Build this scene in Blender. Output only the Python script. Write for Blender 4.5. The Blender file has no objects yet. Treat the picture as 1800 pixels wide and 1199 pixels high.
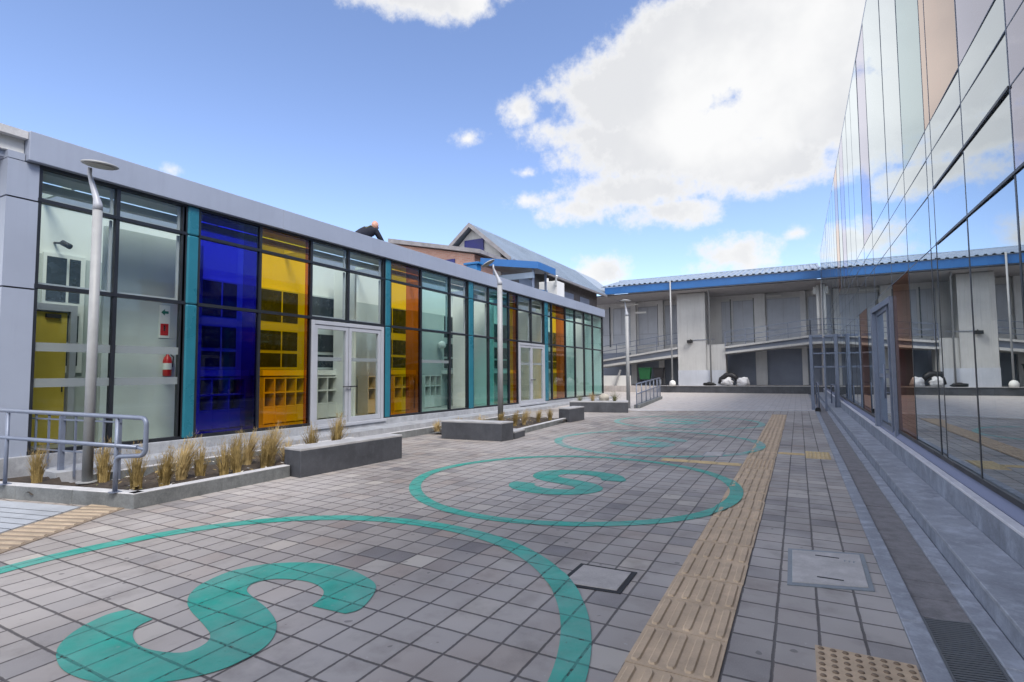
import bpy, bmesh, math, random
from mathutils import Vector, Matrix, noise as mnoise
from mathutils.geometry import tessellate_polygon
random.seed(7)
R = math.radians
scene = bpy.context.scene
COL = scene.collection

# ------------------------------------------------------------------ nodes
class NT:
    def __init__(s, tree): s.t = tree
    def n(s, typ, **kw):
        nd = s.t.nodes.new(typ)
        for k, v in kw.items(): setattr(nd, k, v)
        return nd
    def link(s, a, b): s.t.links.new(a, b)
    def val(s, sock, v):
        if hasattr(v, 'is_output'): s.link(v, sock)
        else: sock.default_value = v
    def m(s, op, a, b=0.0, c=None, clamp=False):
        nd = s.n('ShaderNodeMath', operation=op); nd.use_clamp = clamp
        s.val(nd.inputs[0], a); s.val(nd.inputs[1], b)
        if c is not None: s.val(nd.inputs[2], c)
        return nd.outputs[0]
    def mix(s, f, a, b, blend='MIX'):
        nd = s.n('ShaderNodeMix', data_type='RGBA', blend_type=blend)
        s.val(nd.inputs[0], f); s.val(nd.inputs[6], a); s.val(nd.inputs[7], b)
        return nd.outputs[2]
    def noise(s, vec, scale, detail=4, rough=.55, dim='3D'):
        nd = s.n('ShaderNodeTexNoise', noise_dimensions=dim)
        if vec is not None: s.link(vec, nd.inputs['Vector'])
        nd.inputs['Scale'].default_value = scale; nd.inputs['Detail'].default_value = detail
        nd.inputs['Roughness'].default_value = rough
        return nd.outputs['Fac']
    def rng(s, v, a, b, c=0., d=1., smooth=False):
        nd = s.n('ShaderNodeMapRange'); nd.interpolation_type = 'SMOOTHSTEP' if smooth else 'LINEAR'
        s.val(nd.inputs[0], v)
        for i, q in zip((1, 2, 3, 4), (a, b, c, d)): s.val(nd.inputs[i], q)
        return nd.outputs[0]
    def pos(s): return s.n('ShaderNodeNewGeometry').outputs['Position']
    def xyz(s, v):
        nd = s.n('ShaderNodeSeparateXYZ'); s.link(v, nd.inputs[0]); return nd.outputs
    def vec(s, x, y, z):
        nd = s.n('ShaderNodeCombineXYZ')
        for i, q in enumerate((x, y, z)): s.val(nd.inputs[i], q)
        return nd.outputs[0]
    def bump(s, h, strength=.3, dist=.01):
        nd = s.n('ShaderNodeBump'); nd.inputs['Strength'].default_value = strength
        nd.inputs['Distance'].default_value = dist; s.link(h, nd.inputs['Height']); return nd.outputs[0]

def c4(c): return (c[0], c[1], c[2], 1.0)
def newmat(name):
    m = bpy.data.materials.new(name); m.use_nodes = True
    m.node_tree.nodes.clear()
    nt = NT(m.node_tree)
    out = nt.n('ShaderNodeOutputMaterial'); b = nt.n('ShaderNodeBsdfPrincipled')
    nt.link(b.outputs[0], out.inputs[0])
    return m, nt, b, out

def mat(name, col, rough=.6, metal=0., var=.14, scale=3., fine=60., bump=.15, streak=0., spec=.5, mott=0., mscale=7.):
    """plain surface with cloudy tone variation, fine grain, optional vertical run-off streaks"""
    m, nt, b, out = newmat(name)
    p = nt.pos()
    n1 = nt.noise(p, scale, 5, .6); n2 = nt.noise(p, fine, 3)
    f = nt.m('ADD', nt.m('MULTIPLY', n1, .7), nt.m('MULTIPLY', n2, .3))
    lo = c4([x*(1-var*1.5) for x in col]); hi = c4([min(1, x*(1+var*1.5)) for x in col])
    c = nt.mix(nt.rng(f, .3, .7), lo, hi)
    if mott > 0:
        c = nt.mix(nt.m('MULTIPLY', nt.rng(nt.noise(p, mscale, 6, .7), .50, .68), mott), c, c4([min(1, q*1.55) for q in col]))
        c = nt.mix(nt.m('MULTIPLY', nt.rng(nt.noise(p, mscale*.6, 5, .7), .54, .70), mott*.8), c, c4([q*.55 for q in col]))
    if streak > 0:
        x = nt.xyz(p)
        sv = nt.vec(nt.m('MULTIPLY', x[0], 9.), nt.m('MULTIPLY', x[1], 9.), nt.m('MULTIPLY', x[2], .5))
        st = nt.rng(nt.noise(sv, 1., 4), .5, .75)
        c = nt.mix(nt.m('MULTIPLY', st, streak), c, c4([x*.55 for x in col]))
    nt.link(c, b.inputs['Base Color'])
    nt.val(b.inputs['Roughness'], nt.rng(n1, .25, .75, max(.02, rough-.08), min(1, rough+.08)))
    b.inputs['Metallic'].default_value = metal
    b.inputs['Specular IOR Level'].default_value = spec
    if bump > 0: nt.link(nt.bump(f, bump, .004), b.inputs['Normal'])
    return m

def glassmat(name, tint, ior=1.5, boost=0., gloss=(1, 1, 1), rough=.0, wob=0.):
    m = bpy.data.materials.new(name); m.use_nodes = True; m.node_tree.nodes.clear(); nt = NT(m.node_tree)
    out = nt.n('ShaderNodeOutputMaterial')
    tr = nt.n('ShaderNodeBsdfTransparent'); tr.inputs[0].default_value = c4(tint)
    gl = nt.n('ShaderNodeBsdfGlossy'); gl.inputs['Color'].default_value = c4(gloss); gl.inputs['Roughness'].default_value = rough
    fr = nt.n('ShaderNodeFresnel'); fr.inputs[0].default_value = ior
    mx = nt.n('ShaderNodeMixShader')
    # back faces of the thin sheet see the same mirror law: use |cos| through Layer Weight-free fresnel
    geo = nt.n('ShaderNodeNewGeometry')
    front = nt.m('SUBTRACT', 1., geo.outputs['Backfacing'])
    f = nt.m('ADD', fr.outputs[0], boost, clamp=True)
    f = nt.m('MULTIPLY', f, front)
    if wob > 0:
        h = nt.noise(geo.outputs['Position'], .55, 2)
        bn = nt.bump(h, wob, .02); nt.link(bn, gl.inputs['Normal'])
    nt.link(f, mx.inputs[0]); nt.link(tr.outputs[0], mx.inputs[1]); nt.link(gl.outputs[0], mx.inputs[2])
    nt.link(mx.outputs[0], out.inputs[0])
    return m

TW, TH = .2225, .24     # paver size
def paver_nodes(nt, p):
    x = nt.xyz(p)
    wob = nt.m('MULTIPLY', nt.m('SUBTRACT', nt.noise(p, 7., 2), .5), .010)
    u = nt.m('DIVIDE', nt.m('ADD', nt.m('SUBTRACT', x[0], .055), wob), TW)
    v = nt.m('DIVIDE', nt.m('ADD', nt.m('SUBTRACT', x[1], .02), wob), TH)
    iu, iv = nt.m('FLOOR', u), nt.m('FLOOR', v)
    wn = nt.n('ShaderNodeTexWhiteNoise', noise_dimensions='3D'); nt.link(nt.vec(iu, iv, 3.), wn.inputs[0])
    wn2 = nt.n('ShaderNodeTexWhiteNoise', noise_dimensions='3D'); nt.link(nt.vec(iu, iv, 9.), wn2.inputs[0])
    fu = nt.m('ABSOLUTE', nt.m('SUBTRACT', nt.m('FRACT', u), .5)); fv = nt.m('ABSOLUTE', nt.m('SUBTRACT', nt.m('FRACT', v), .5))
    ed = nt.m('MAXIMUM', fu, fv)                       # .5 at the joint
    rag = nt.m('MULTIPLY', nt.m('SUBTRACT', nt.noise(p, 45., 3), .5), .03)
    ed = nt.m('ADD', ed, rag)
    joint = nt.rng(ed, .452, .478, smooth=True)
    return joint, wn.outputs[0], wn2.outputs[0]

def paver_mat(name, lo, mid, hi, joint_col, rough=.62):
    m, nt, b, out = newmat(name); p = nt.pos()
    j, r1, r2 = paver_nodes(nt, p)
    ramp = nt.n('ShaderNodeValToRGB'); e = ramp.color_ramp
    e.elements[0].position = 0; e.elements[0].color = c4(lo)
    e.elements[1].position = 1; e.elements[1].color = c4(hi)
    q = e.elements.new(.22); q.color = c4(mid); q = e.elements.new(.9); q.color = c4([x*1.08 for x in mid])
    nt.link(r1, ramp.inputs[0])
    c = ramp.outputs[0]
    warm = nt.mix(nt.m('MULTIPLY', nt.rng(r2, .72, 1.), .5), c, c4((mid[0]*1.12, mid[1]*.93, mid[2]*.80)))
    big = nt.noise(p, .35, 4); med = nt.noise(p, 3.2, 5); fine = nt.noise(p, 130., 3)
    c = nt.mix(nt.rng(big, .40, .62, 0, .7), warm, c4((.50, .465, .445)))        # dusty worn areas
    c = nt.mix(nt.m('MULTIPLY', nt.rng(med, .52, .72), .45), c, c4([x*.62 for x in mid]))
    c = nt.mix(nt.m('MULTIPLY', nt.rng(fine, .5, .8), .4), c, c4([x*1.5 for x in mid]))
    sp = nt.rng(nt.noise(p, 22., 2), .70, .74)
    c = nt.mix(nt.m('MULTIPLY', sp, .3), c, c4((.5, .5, .5)))
    gum = nt.rng(nt.noise(p, 9.5, 1), .735, .755)
    c = nt.mix(nt.m('MULTIPLY', gum, .55), c, c4((.09, .085, .085)))
    st = nt.m('MULTIPLY', nt.rng(nt.noise(p, .9, 6, .68), .57, .70), .38)
    c = nt.mix(st, c, c4([q*.5 for q in mid]))
    c = nt.mix(nt.m('MULTIPLY', j, .82), c, c4(joint_col))
    nt.link(c, b.inputs['Base Color'])
    nt.val(b.inputs['Roughness'], nt.rng(med, .3, .7, rough-.12, rough+.12))
    h = nt.m('ADD', nt.m('MULTIPLY', j, -1.), nt.m('ADD', nt.m('MULTIPLY', r2, .35), nt.m('MULTIPLY', fine, .18)))
    nt.link(nt.bump(h, .5, .006), b.inputs['Normal'])
    return m

def paint_mat(name, col, worn=0.):
    m, nt, b, out = newmat(name); p = nt.pos()
    j, r1, r2 = paver_nodes(nt, p)
    n1 = nt.noise(p, 5., 5); fine = nt.noise(p, 110., 3)
    c = nt.mix(nt.rng(n1, .3, .75), c4([x*.82 for x in col]), c4([min(1, x*1.18+.01) for x in col]))
    c = nt.mix(nt.m('MULTIPLY', r1, .22), c, c4([x*.7 for x in col]))
    wear = nt.m('MULTIPLY', nt.rng(nt.noise(p, 16., 5, .7), .56, .72), .4)
    if worn > 0: wear = nt.m('MAXIMUM', wear, nt.m('MULTIPLY', nt.rng(nt.noise(p, 2.2, 6, .72), .36, .62), worn*1.5), clamp=True)
    c = nt.mix(wear, c, c4((.34, .36, .36)))
    c = nt.mix(nt.m('MULTIPLY', j, .55), c, c4((.02, .11, .10)))
    nt.link(c, b.inputs['Base Color']); b.inputs['Roughness'].default_value = .6
    h = nt.m('ADD', nt.m('MULTIPLY', j, -1.), nt.m('MULTIPLY', fine, .25))
    nt.link(nt.bump(h, .45, .005), b.inputs['Normal'])
    chip = nt.rng(nt.m('ADD', nt.noise(p, 26., 6, .72), nt.m('ADD', nt.m('MULTIPLY', j, .13), nt.m('MULTIPLY', nt.noise(p, 1.7, 4), .22+.35*worn))), .78+.12*worn, .86+.12*worn)
    tr = nt.n('ShaderNodeBsdfTransparent'); mx = nt.n('ShaderNodeMixShader')
    nt.link(chip, mx.inputs[0]); nt.link(b.outputs[0], mx.inputs[1]); nt.link(tr.outputs[0], mx.inputs[2]); nt.link(mx.outputs[0], out.inputs[0])
    return m

def brick_mat(name, c1, c2, mortar, axis):
    m, nt, b, out = newmat(name); p = nt.pos(); x = nt.xyz(p)
    v = nt.vec(x[axis], x[2], 0.)
    br = nt.n('ShaderNodeTexBrick'); nt.link(v, br.inputs['Vector'])
    br.inputs['Color1'].default_value = c4(c1); br.inputs['Color2'].default_value = c4(c2); br.inputs['Mortar'].default_value = c4(mortar)
    br.inputs['Scale'].default_value = 1.; br.inputs['Brick Width'].default_value = .24; br.inputs['Row Height'].default_value = .08
    br.inputs['Mortar Size'].default_value = .008
    c = nt.mix(nt.m('MULTIPLY', nt.rng(nt.noise(p, 1.3, 5), .4, .7), .4), br.outputs[0], c4([q*.7 for q in c1]))
    nt.link(c, b.inputs['Base Color']); b.inputs['Roughness'].default_value = .85
    return m

M = {}
M['paver'] = paver_mat('paver', (.135, .126, .132), (.283, .256, .238), (.45, .412, .365), (.045, .037, .036))
M['platform'] = paver_mat('platform_paver', (.42, .40, .395), (.47, .445, .435), (.53, .50, .48), (.33, .31, .305), .7)
M['paint'] = paint_mat('teal_paint', (.021, .36, .28), .18)
M['paint_worn'] = paint_mat('worn_teal_paint', (.05, .43, .35), .62)
M['tactile'] = mat('tactile_tan', (.51, .385, .265), .78, var=.13, scale=5., fine=110., bump=.2, mott=.38, mscale=3.)
M['tactile_pale'] = mat('tactile_pale', (.37, .295, .215), .8, var=.15, mott=.3)
M['tactile_groove'] = mat('tactile_groove', (.25, .195, .145), .85, var=.2)
M['tactile_stud'] = mat('shaded_stud', (.20, .145, .10), .8, var=.2)  # shading of the backlit studs painted in as a dark colour
M['tactile_far'] = mat('tactile_yellow', (.56, .43, .24), .75, var=.14, scale=6.)
M['concrete'] = mat('concrete', (.275, .295, .34), .66, var=.2, scale=2.4, fine=70., bump=.45, mott=.85, mscale=5.)
M['concrete_light'] = mat('concrete_light', (.335, .35, .38), .75, var=.16, scale=3., bump=.25, streak=.25, mott=.4)
M['nosing'] = mat('pale_nosing', (.62, .62, .66), .6, var=.1, scale=5.)
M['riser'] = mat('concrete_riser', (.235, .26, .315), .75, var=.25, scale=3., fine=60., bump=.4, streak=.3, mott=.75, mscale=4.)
M['grate'] = mat('grate_metal', (.12, .13, .145), .5, .3, var=.2)
M['gutter'] = mat('gutter_paving', (.20, .19, .195), .75, var=.25, scale=6., fine=110., bump=.5, mott=.4, mscale=14.)
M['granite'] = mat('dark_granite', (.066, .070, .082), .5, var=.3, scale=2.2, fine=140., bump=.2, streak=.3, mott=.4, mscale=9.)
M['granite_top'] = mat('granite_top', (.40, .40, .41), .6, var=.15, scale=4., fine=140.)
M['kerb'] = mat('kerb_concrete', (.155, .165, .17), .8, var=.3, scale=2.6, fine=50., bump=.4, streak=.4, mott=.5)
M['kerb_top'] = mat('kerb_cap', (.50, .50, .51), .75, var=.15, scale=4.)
M['soil'] = mat('soil', (.055, .042, .032), .95, var=.4, scale=9., fine=40., bump=.9)
M['alu'] = mat('silver_cladding', (.31, .35, .44), .45, .0, var=.06, scale=.7, fine=200., bump=.02, streak=.12)
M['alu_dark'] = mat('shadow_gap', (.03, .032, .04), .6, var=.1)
M['alu_frame'] = mat('pale_aluminium', (.42, .44, .49), .45, .1, var=.06, scale=2.)
M['dark_frame'] = mat('dark_frame', (.022, .025, .032), .4, .2, var=.15)
M['teal_post'] = mat('teal_post', (.02, .155, .215), .3, .0, var=.1, scale=1.5, bump=.0)
M['rail'] = mat('galvanised_rail', (.18, .21, .285), .42, .3, var=.1, scale=8.)
M['pole'] = mat('pole_paint', (.33, .34, .35), .5, .0, var=.08, scale=5., streak=.2)
M['lamp_under'] = mat('lamp_diffuser', (.30, .30, .28), .5, var=.12, scale=12.)
M['white'] = mat('white_paint', (.74, .74, .72), .7, var=.05, scale=1.2, streak=.12)
M['white_wall'] = mat('white_render', (.52, .52, .51), .8, var=.09, scale=.9, streak=.35)
M['int_white'] = mat('interior_white', (.74, .77, .74), .7, var=.03, scale=1.)
M['int_mid'] = mat('interior_mid', (.44, .49, .48), .7, var=.05, scale=1.)
M['int_grey'] = mat('interior_grey', (.50, .56, .545), .7, var=.06, scale=1.)
M['int_floor'] = mat('interior_floor', (.36, .36, .33), .35, var=.1)
M['int_dark'] = mat('interior_dark', (.035, .045, .055), .25, var=.2)
M['locker'] = mat('locker_board', (.55, .57, .54), .6, var=.07, scale=2.)
M['locker_hole'] = mat('locker_inside', (.28, .29, .28), .7, var=.1)
M['yellow_door'] = mat('yellow_door', (.60, .45, .06), .45, var=.08, scale=1.5)
M['red'] = mat('red_paint', (.55, .02, .02), .35, var=.1)
M['green_sign'] = mat('green_sign', (.02, .16, .08), .5, var=.05)
M['sign_white'] = mat('sign_white', (.75, .78, .72), .5, var=.04)
M['blue_roof'] = mat('blue_fascia', (.02, .125, .36), .4, var=.1, scale=1.2, bump=.02)
M['blue_dark'] = mat('blue_shutter', (.018, .022, .16), .5, var=.15)
M['blue_beam'] = mat('blue_beam', (.015, .15, .38), .45, var=.12)
M['roof_metal'] = mat('corrugated_metal', (.27, .33, .41), .42, .2, var=.12, scale=.8, streak=.15)
M['roof_grey'] = mat('grey_roof', (.25, .24, .25), .7, var=.2)
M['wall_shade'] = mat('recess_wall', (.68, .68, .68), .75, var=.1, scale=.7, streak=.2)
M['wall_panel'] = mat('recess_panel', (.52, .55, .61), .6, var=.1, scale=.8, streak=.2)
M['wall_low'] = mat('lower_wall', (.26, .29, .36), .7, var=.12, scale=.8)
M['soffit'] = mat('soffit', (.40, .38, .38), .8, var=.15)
M['eave_shade'] = mat('eave_shaded_wall', (.14, .125, .12), .8, var=.2)  # shade under the eave, put into the wall colour
M['brick'] = brick_mat('red_brick', (.46, .23, .17), (.54, .32, .25), (.45, .38, .34), 0)
M['rubber'] = mat('black_rubber', (.015, .015, .017), .7, var=.2)
M['green_bin'] = mat('green_plastic', (.01, .105, .035), .45, var=.12)
M['black_plastic'] = mat('black_plastic', (.014, .014, .018), .5, var=.2)
M['sack'] = mat('white_sack', (.70, .70, .72), .8, var=.08, scale=8., bump=.5)
M['skin'] = mat('skin', (.55, .30, .22), .5, var=.06)
M['jacket'] = mat('dark_jacket', (.007, .009, .02), .85, var=.25, scale=8., bump=.4)
M['vest'] = mat('olive_strap', (.12, .12, .05), .8, var=.15)
M['hair'] = mat('dark_hair', (.02, .015, .012), .7, var=.2)
M['straw'] = mat('dry_grass', (.31, .225, .085), .8, var=.45, scale=9., bump=0)
M['straw2'] = mat('dry_grass_pale', (.44, .33, .155), .8, var=.4, scale=9., bump=0)
M['leaf'] = mat('olive_leaf', (.16, .16, .06), .7, var=.3, scale=14., bump=0)
M['cover'] = mat('cover_concrete', (.47, .45, .44), .75, var=.14, scale=5., fine=80., bump=.3, mott=.3)
M['cover_dull'] = mat('cover_dull', (.40, .375, .36), .75, var=.15, scale=5., fine=80., bump=.3, mott=.3)
M['cover_frame'] = mat('cover_frame', (.22, .25, .28), .5, .2, var=.2)
M['tower_in'] = mat('office_interior', (.22, .30, .30), .8, var=.2, scale=.5)
M['tower_floor'] = mat('office_floor', (.12, .13, .13), .5, var=.2)
M['sill'] = mat('blue_grey_sill', (.18, .20, .30), .5, .0, var=.05, scale=2., bump=0., spec=.35)
M['ramp'] = mat('ramp_floor', (.37, .395, .43), .5, var=.1, scale=2., mott=.25)
M['stone'] = mat('rough_stone', (.42, .39, .34), .9, var=.2, scale=5., bump=.8)
# glass: tint is per face, a pane has two faces
M['g_clear'] = glassmat('clear_glass', (.94, .97, .955), 1.60)
M['g_teal'] = glassmat('teal_glass', (.50, .80, .80), 1.6)
M['g_pale'] = glassmat('pale_teal_glass', (.76, .90, .89), 1.6)
M['g_blue'] = glassmat('blue_glass', (.11, .13, .78), 1.55)
M['g_blue2'] = glassmat('deep_blue_glass', (.09, .08, .62), 1.55)
M['g_yellow'] = glassmat('yellow_glass', (.975, .735, .025), 1.5)
M['g_orange'] = glassmat('orange_glass', (.76, .37, .015), 1.5)
M['t_clear'] = glassmat('tower_glass', (.70, .86, .88), 1.75, .38, (.91, .965, .99))
M['t_peach'] = glassmat('tower_peach_glass', (.90, .55, .40), 1.7, .24, (1., .85, .77))
M['t_peach_low'] = glassmat('tower_peach_low', (.85, .40, .22), 1.6, .10, (1., .72, .58))
M['t_teal'] = glassmat('tower_teal_glass', (.55, .80, .82), 1.7, .28, (.80, .91, .93))
M['t_lav'] = glassmat('tower_lavender_glass', (.7, .68, .8), 1.7, .28, (.88, .87, .97))

def frostmat():
    m, nt, b, out = newmat('frosted_band'); b.inputs['Base Color'].default_value = (.27, .31, .33, 1); b.inputs['Roughness'].default_value = .6
    tr = nt.n('ShaderNodeBsdfTransparent'); mx = nt.n('ShaderNodeMixShader'); mx.inputs[0].default_value = .6
    nt.link(tr.outputs[0], mx.inputs[1]); nt.link(b.outputs[0], mx.inputs[2]); nt.link(mx.outputs[0], out.inputs[0]); return m
M['frost'] = frostmat()
# ------------------------------------------------------------------ mesh builder
class MB:
    def __init__(s): s.b = bmesh.new(); s.mi = 0; s.mats = []
    def use(s, key):
        if key not in s.mats: s.mats.append(key)
        s.mi = s.mats.index(key); return s
    def face(s, pts, smooth=False):
        vs = [s.b.verts.new(p) for p in pts]
        try: f = s.b.faces.new(vs)
        except ValueError: return
        f.material_index = s.mi; f.smooth = smooth; return f
    def hexa(s, lo, hi):
        """lo, hi: four corners each (counter-clockwise seen from above)"""
        L = [s.b.verts.new(p) for p in lo]; Hh = [s.b.verts.new(p) for p in hi]
        fs = [L[::-1], Hh] + [[L[i], L[(i+1) % 4], Hh[(i+1) % 4], Hh[i]] for i in range(4)]
        for f in fs:
            g = s.b.faces.new(f); g.material_index = s.mi
        return s
    def box(s, x0, x1, y0, y1, z0, z1):
        return s.hexa([(x0, y0, z0), (x1, y0, z0), (x1, y1, z0), (x0, y1, z0)], [(x0, y0, z1), (x1, y0, z1), (x1, y1, z1), (x0, y1, z1)])
    def prism(s, poly, z0, z1):
        L = [s.b.verts.new((x, y, z0)) for x, y in poly]; U = [s.b.verts.new((x, y, z1)) for x, y in poly]
        n = len(poly)
        for f in [L[::-1], U] + [[L[i], L[(i+1) % n], U[(i+1) % n], U[i]] for i in range(n)]:
            g = s.b.faces.new(f); g.material_index = s.mi
        return s
    def bar(s, p, q, w, h):
        """rectangular bar from p to q, w wide sideways, h tall"""
        p, q = Vector(p), Vector(q); d = (q-p).normalized()
        up = Vector((0, 0, 1)) if abs(d.z) < .9 else Vector((0, 1, 0))
        sd = d.cross(up).normalized(); u = sd.cross(d).normalized()
        a = sd*w/2; c = u*h/2
        return s.hexa([p-a-c, p+a-c, p+a+c, p-a+c], [q-a-c, q+a-c, q+a+c, q-a+c])
    def tube(s, pts, rad, n=10, cap=True):
        pts = [Vector(p) for p in pts]; rs = rad if isinstance(rad, (list, tuple)) else [rad]*len(pts)
        rings = []; ref = None
        for i, p in enumerate(pts):
            d = (pts[min(i+1, len(pts)-1)]-pts[max(i-1, 0)]).normalized()
            if ref is None: ref = d.orthogonal().normalized()
            sd = (ref - d*ref.dot(d)).normalized(); ref = sd; u = d.cross(sd)
            rings.append([s.b.verts.new(p+(sd*math.cos(2*math.pi*k/n)+u*math.sin(2*math.pi*k/n))*rs[i]) for k in range(n)])
        for a, c in zip(rings, rings[1:]):
            for k in range(n):
                f = s.b.faces.new([a[k], a[(k+1) % n], c[(k+1) % n], c[k]]); f.material_index = s.mi; f.smooth = True
        if cap:
            for r_, rev in ((rings[0], True), (rings[-1], False)):
                f = s.b.faces.new(r_[::-1] if rev else r_); f.material_index = s.mi
        return s
    def lathe(s, c, prof, n=24, mtx=None):
        """prof: list of (radius, height) round c"""
        c = Vector(c); mtx = mtx or Matrix()
        rings = []
        for r_, h in prof:
            rings.append([s.b.verts.new(c+mtx @ Vector((r_*math.cos(2*math.pi*k/n), r_*math.sin(2*math.pi*k/n), h))) for k in range(n)])
        for a, d in zip(rings, rings[1:]):
            for k in range(n):
                f = s.b.faces.new([a[k], a[(k+1) % n], d[(k+1) % n], d[k]]); f.material_index = s.mi; f.smooth = True
        f = s.b.faces.new(rings[0][::-1]); f.material_index = s.mi
        f = s.b.faces.new(rings[-1]); f.material_index = s.mi
        return s
    def blob(s, c, r, seed=0, rough=.18, sub=3, flat=None):
        bb = bmesh.new(); bmesh.ops.create_icosphere(bb, subdivisions=sub, radius=1)
        idx = {}
        for v in bb.verts:
            k = 1+rough*mnoise.noise(v.co*1.6+Vector((seed*3.1, seed, 0)))+rough*.4*mnoise.noise(v.co*4+Vector((seed, 0, seed)))
            q = Vector((v.co.x*r[0]*k, v.co.y*r[1]*k, v.co.z*r[2]*k))+Vector(c)
            if flat is not None: q.z = max(q.z, flat)
            idx[v.index] = s.b.verts.new(q)
        for f in bb.faces:
            g = s.b.faces.new([idx[v.index] for v in f.verts]); g.smooth = True; g.material_index = s.mi
        bb.free(); return s
    def done(s, name, parent=None, material=None, origin=None, bevel=0., recalc=True):
        if material and not s.mats: s.mats = [material]
        elif material: pass
        if recalc: bmesh.ops.recalc_face_normals(s.b, faces=s.b.faces[:])
        if origin is None: origin = W(parent) if parent is not None else Vector((0, 0, 0))
        origin = Vector(origin)
        bmesh.ops.translate(s.b, verts=s.b.verts[:], vec=-origin)
        me = bpy.data.meshes.new(name); s.b.to_mesh(me); s.b.free()
        for k in s.mats: me.materials.append(M[k])
        o = bpy.data.objects.new(name, me); COL.objects.link(o)
        if parent is not None:
            o.parent = parent; o.location = origin-W(parent); WORLD[o.name] = origin
        else:
            o.location = origin; WORLD[o.name] = origin
        if bevel > 0:
            md = o.modifiers.new('edge', 'BEVEL'); md.width = bevel; md.segments = 2; md.limit_method = 'ANGLE'
        return o

WORLD = {}
def W(o): return WORLD[o.name]
def thing(name, label, cat, loc, group=None):
    o = bpy.data.objects.new(name, None); COL.objects.link(o); o.location = loc; o.empty_display_size = .2
    WORLD[o.name] = Vector(loc); tag(o, label, cat, group); return o
def tag(o, label=None, cat=None, group=None, kind=None):
    if label: o['label'] = label
    if cat: o['category'] = cat
    if group: o['group'] = group
    if kind: o['kind'] = kind
    return o
def dup(root, loc, label, group=None, rz=0., scale=None):
    r_ = root.copy(); COL.objects.link(r_); r_.location = loc; r_.rotation_euler = (0, 0, rz)
    if scale: r_.scale = scale
    r_['label'] = label
    if group: r_['group'] = group
    WORLD[r_.name] = Vector(loc)
    for ch in [o for o in bpy.data.objects if o.parent == root]:
        c = ch.copy(); COL.objects.link(c); c.parent = r_
        for g in [o for o in bpy.data.objects if o.parent == ch]:
            d = g.copy(); COL.objects.link(d); d.parent = c
    return r_
def B(mk, *dims):
    m = MB().use(mk); m.box(*dims); return m

# ------------------------------------------------------------------ ground
g = MB().use('paver')
X0, X1, Y0, Y1 = -400, .487, -300, 500
g.face([(X0, Y0, 0), (X1, Y0, 0), (X1, Y1, 0), (X0, Y1, 0)])
g.face([(X1, Y0, -.1), (400, Y0, -.1), (400, Y1, -.1), (X1, Y1, -.1)])
g.face([(X1, Y0, -.1), (X1, Y1, -.1), (X1, Y1, 0), (X1, Y0, 0)])
tag(g.done('ground', recalc=False), 'grey square concrete pavers of the plaza floor', None, None, 'structure')

pf = MB().use('platform')
poly = [(-5.95, 20.25), (.484, 22.75), (.484, 38), (-13, 38), (-13, 29.6), (-9.2, 29.6), (-9.2, 21.0), (-6.2, 20.9)]
pf.prism(poly, .0, .03)
o = pf.done('pavement'); tag(o, 'pale paved strip in front of the far building', None, None, 'structure')
e = MB().use('nosing'); e.hexa([(-5.95, 20.13, 0), (.48, 22.6, 0), (.48, 22.75, 0), (-5.95, 20.25, 0)], [(-5.95, 20.13, .034), (.48, 22.6, .034), (.48, 22.75, .034), (-5.95, 20.25, .034)])
tag(e.done('kerb_line'), 'pale flush kerb line across the plaza', 'kerb', None, 'structure')

# painted circles with an S
def catmull(pts, corners, k=6):
    out = []; n = len(pts)
    for i in range(n):
        p0, p1, p2, p3 = pts[i-1], pts[i], pts[(i+1) % n], pts[(i+2) % n]
        if i in corners: p0 = p1
        if (i+1) % n in corners: p3 = p2
        for j in range(k):
            t = j/k
            out.append(tuple(.5*((2*p1[a])+(-p0[a]+p2[a])*t+(2*p0[a]-5*p1[a]+4*p2[a]-p3[a])*t*t+(-p0[a]+3*p1[a]-3*p2[a]+p3[a])*t**3) for a in (0, 1)))
    return out
S = [(-3.544, 1.929), (-3.832, 1.935), (-3.87, 1.828), (-3.807, 1.65), (-3.68, 1.514), (-3.512, 1.433), (-3.302, 1.395), (-3.05, 1.43), (-2.80, 1.56), (-2.66, 1.72),
     (-2.618, 1.883), (-2.65, 2.06), (-2.8, 2.23), (-3.033, 2.346), (-3.259, 2.417), (-3.429, 2.482), (-3.497, 2.591), (-3.418, 2.714), (-3.195, 2.781),
     (-3.007, 2.752), (-2.89, 2.666), (-2.819, 2.51), (-2.545, 2.527), (-2.514, 2.648), (-2.66, 2.93), (-2.875, 3.048), (-3.157, 3.105), (-3.473, 3.063),
     (-3.74, 2.896), (-3.861, 2.669), (-3.826, 2.422), (-3.731, 2.275), (-3.602, 2.174), (-3.447, 2.105), (-3.193, 2.029), (-3.026, 1.964), (-2.962, 1.885),
     (-2.977, 1.785), (-3.12, 1.727), (-3.271, 1.715), (-3.425, 1.758), (-3.52, 1.829)]
SL = catmull(S, {0, 1, 21, 22})
SC = (-3.19, 2.25)
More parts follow.
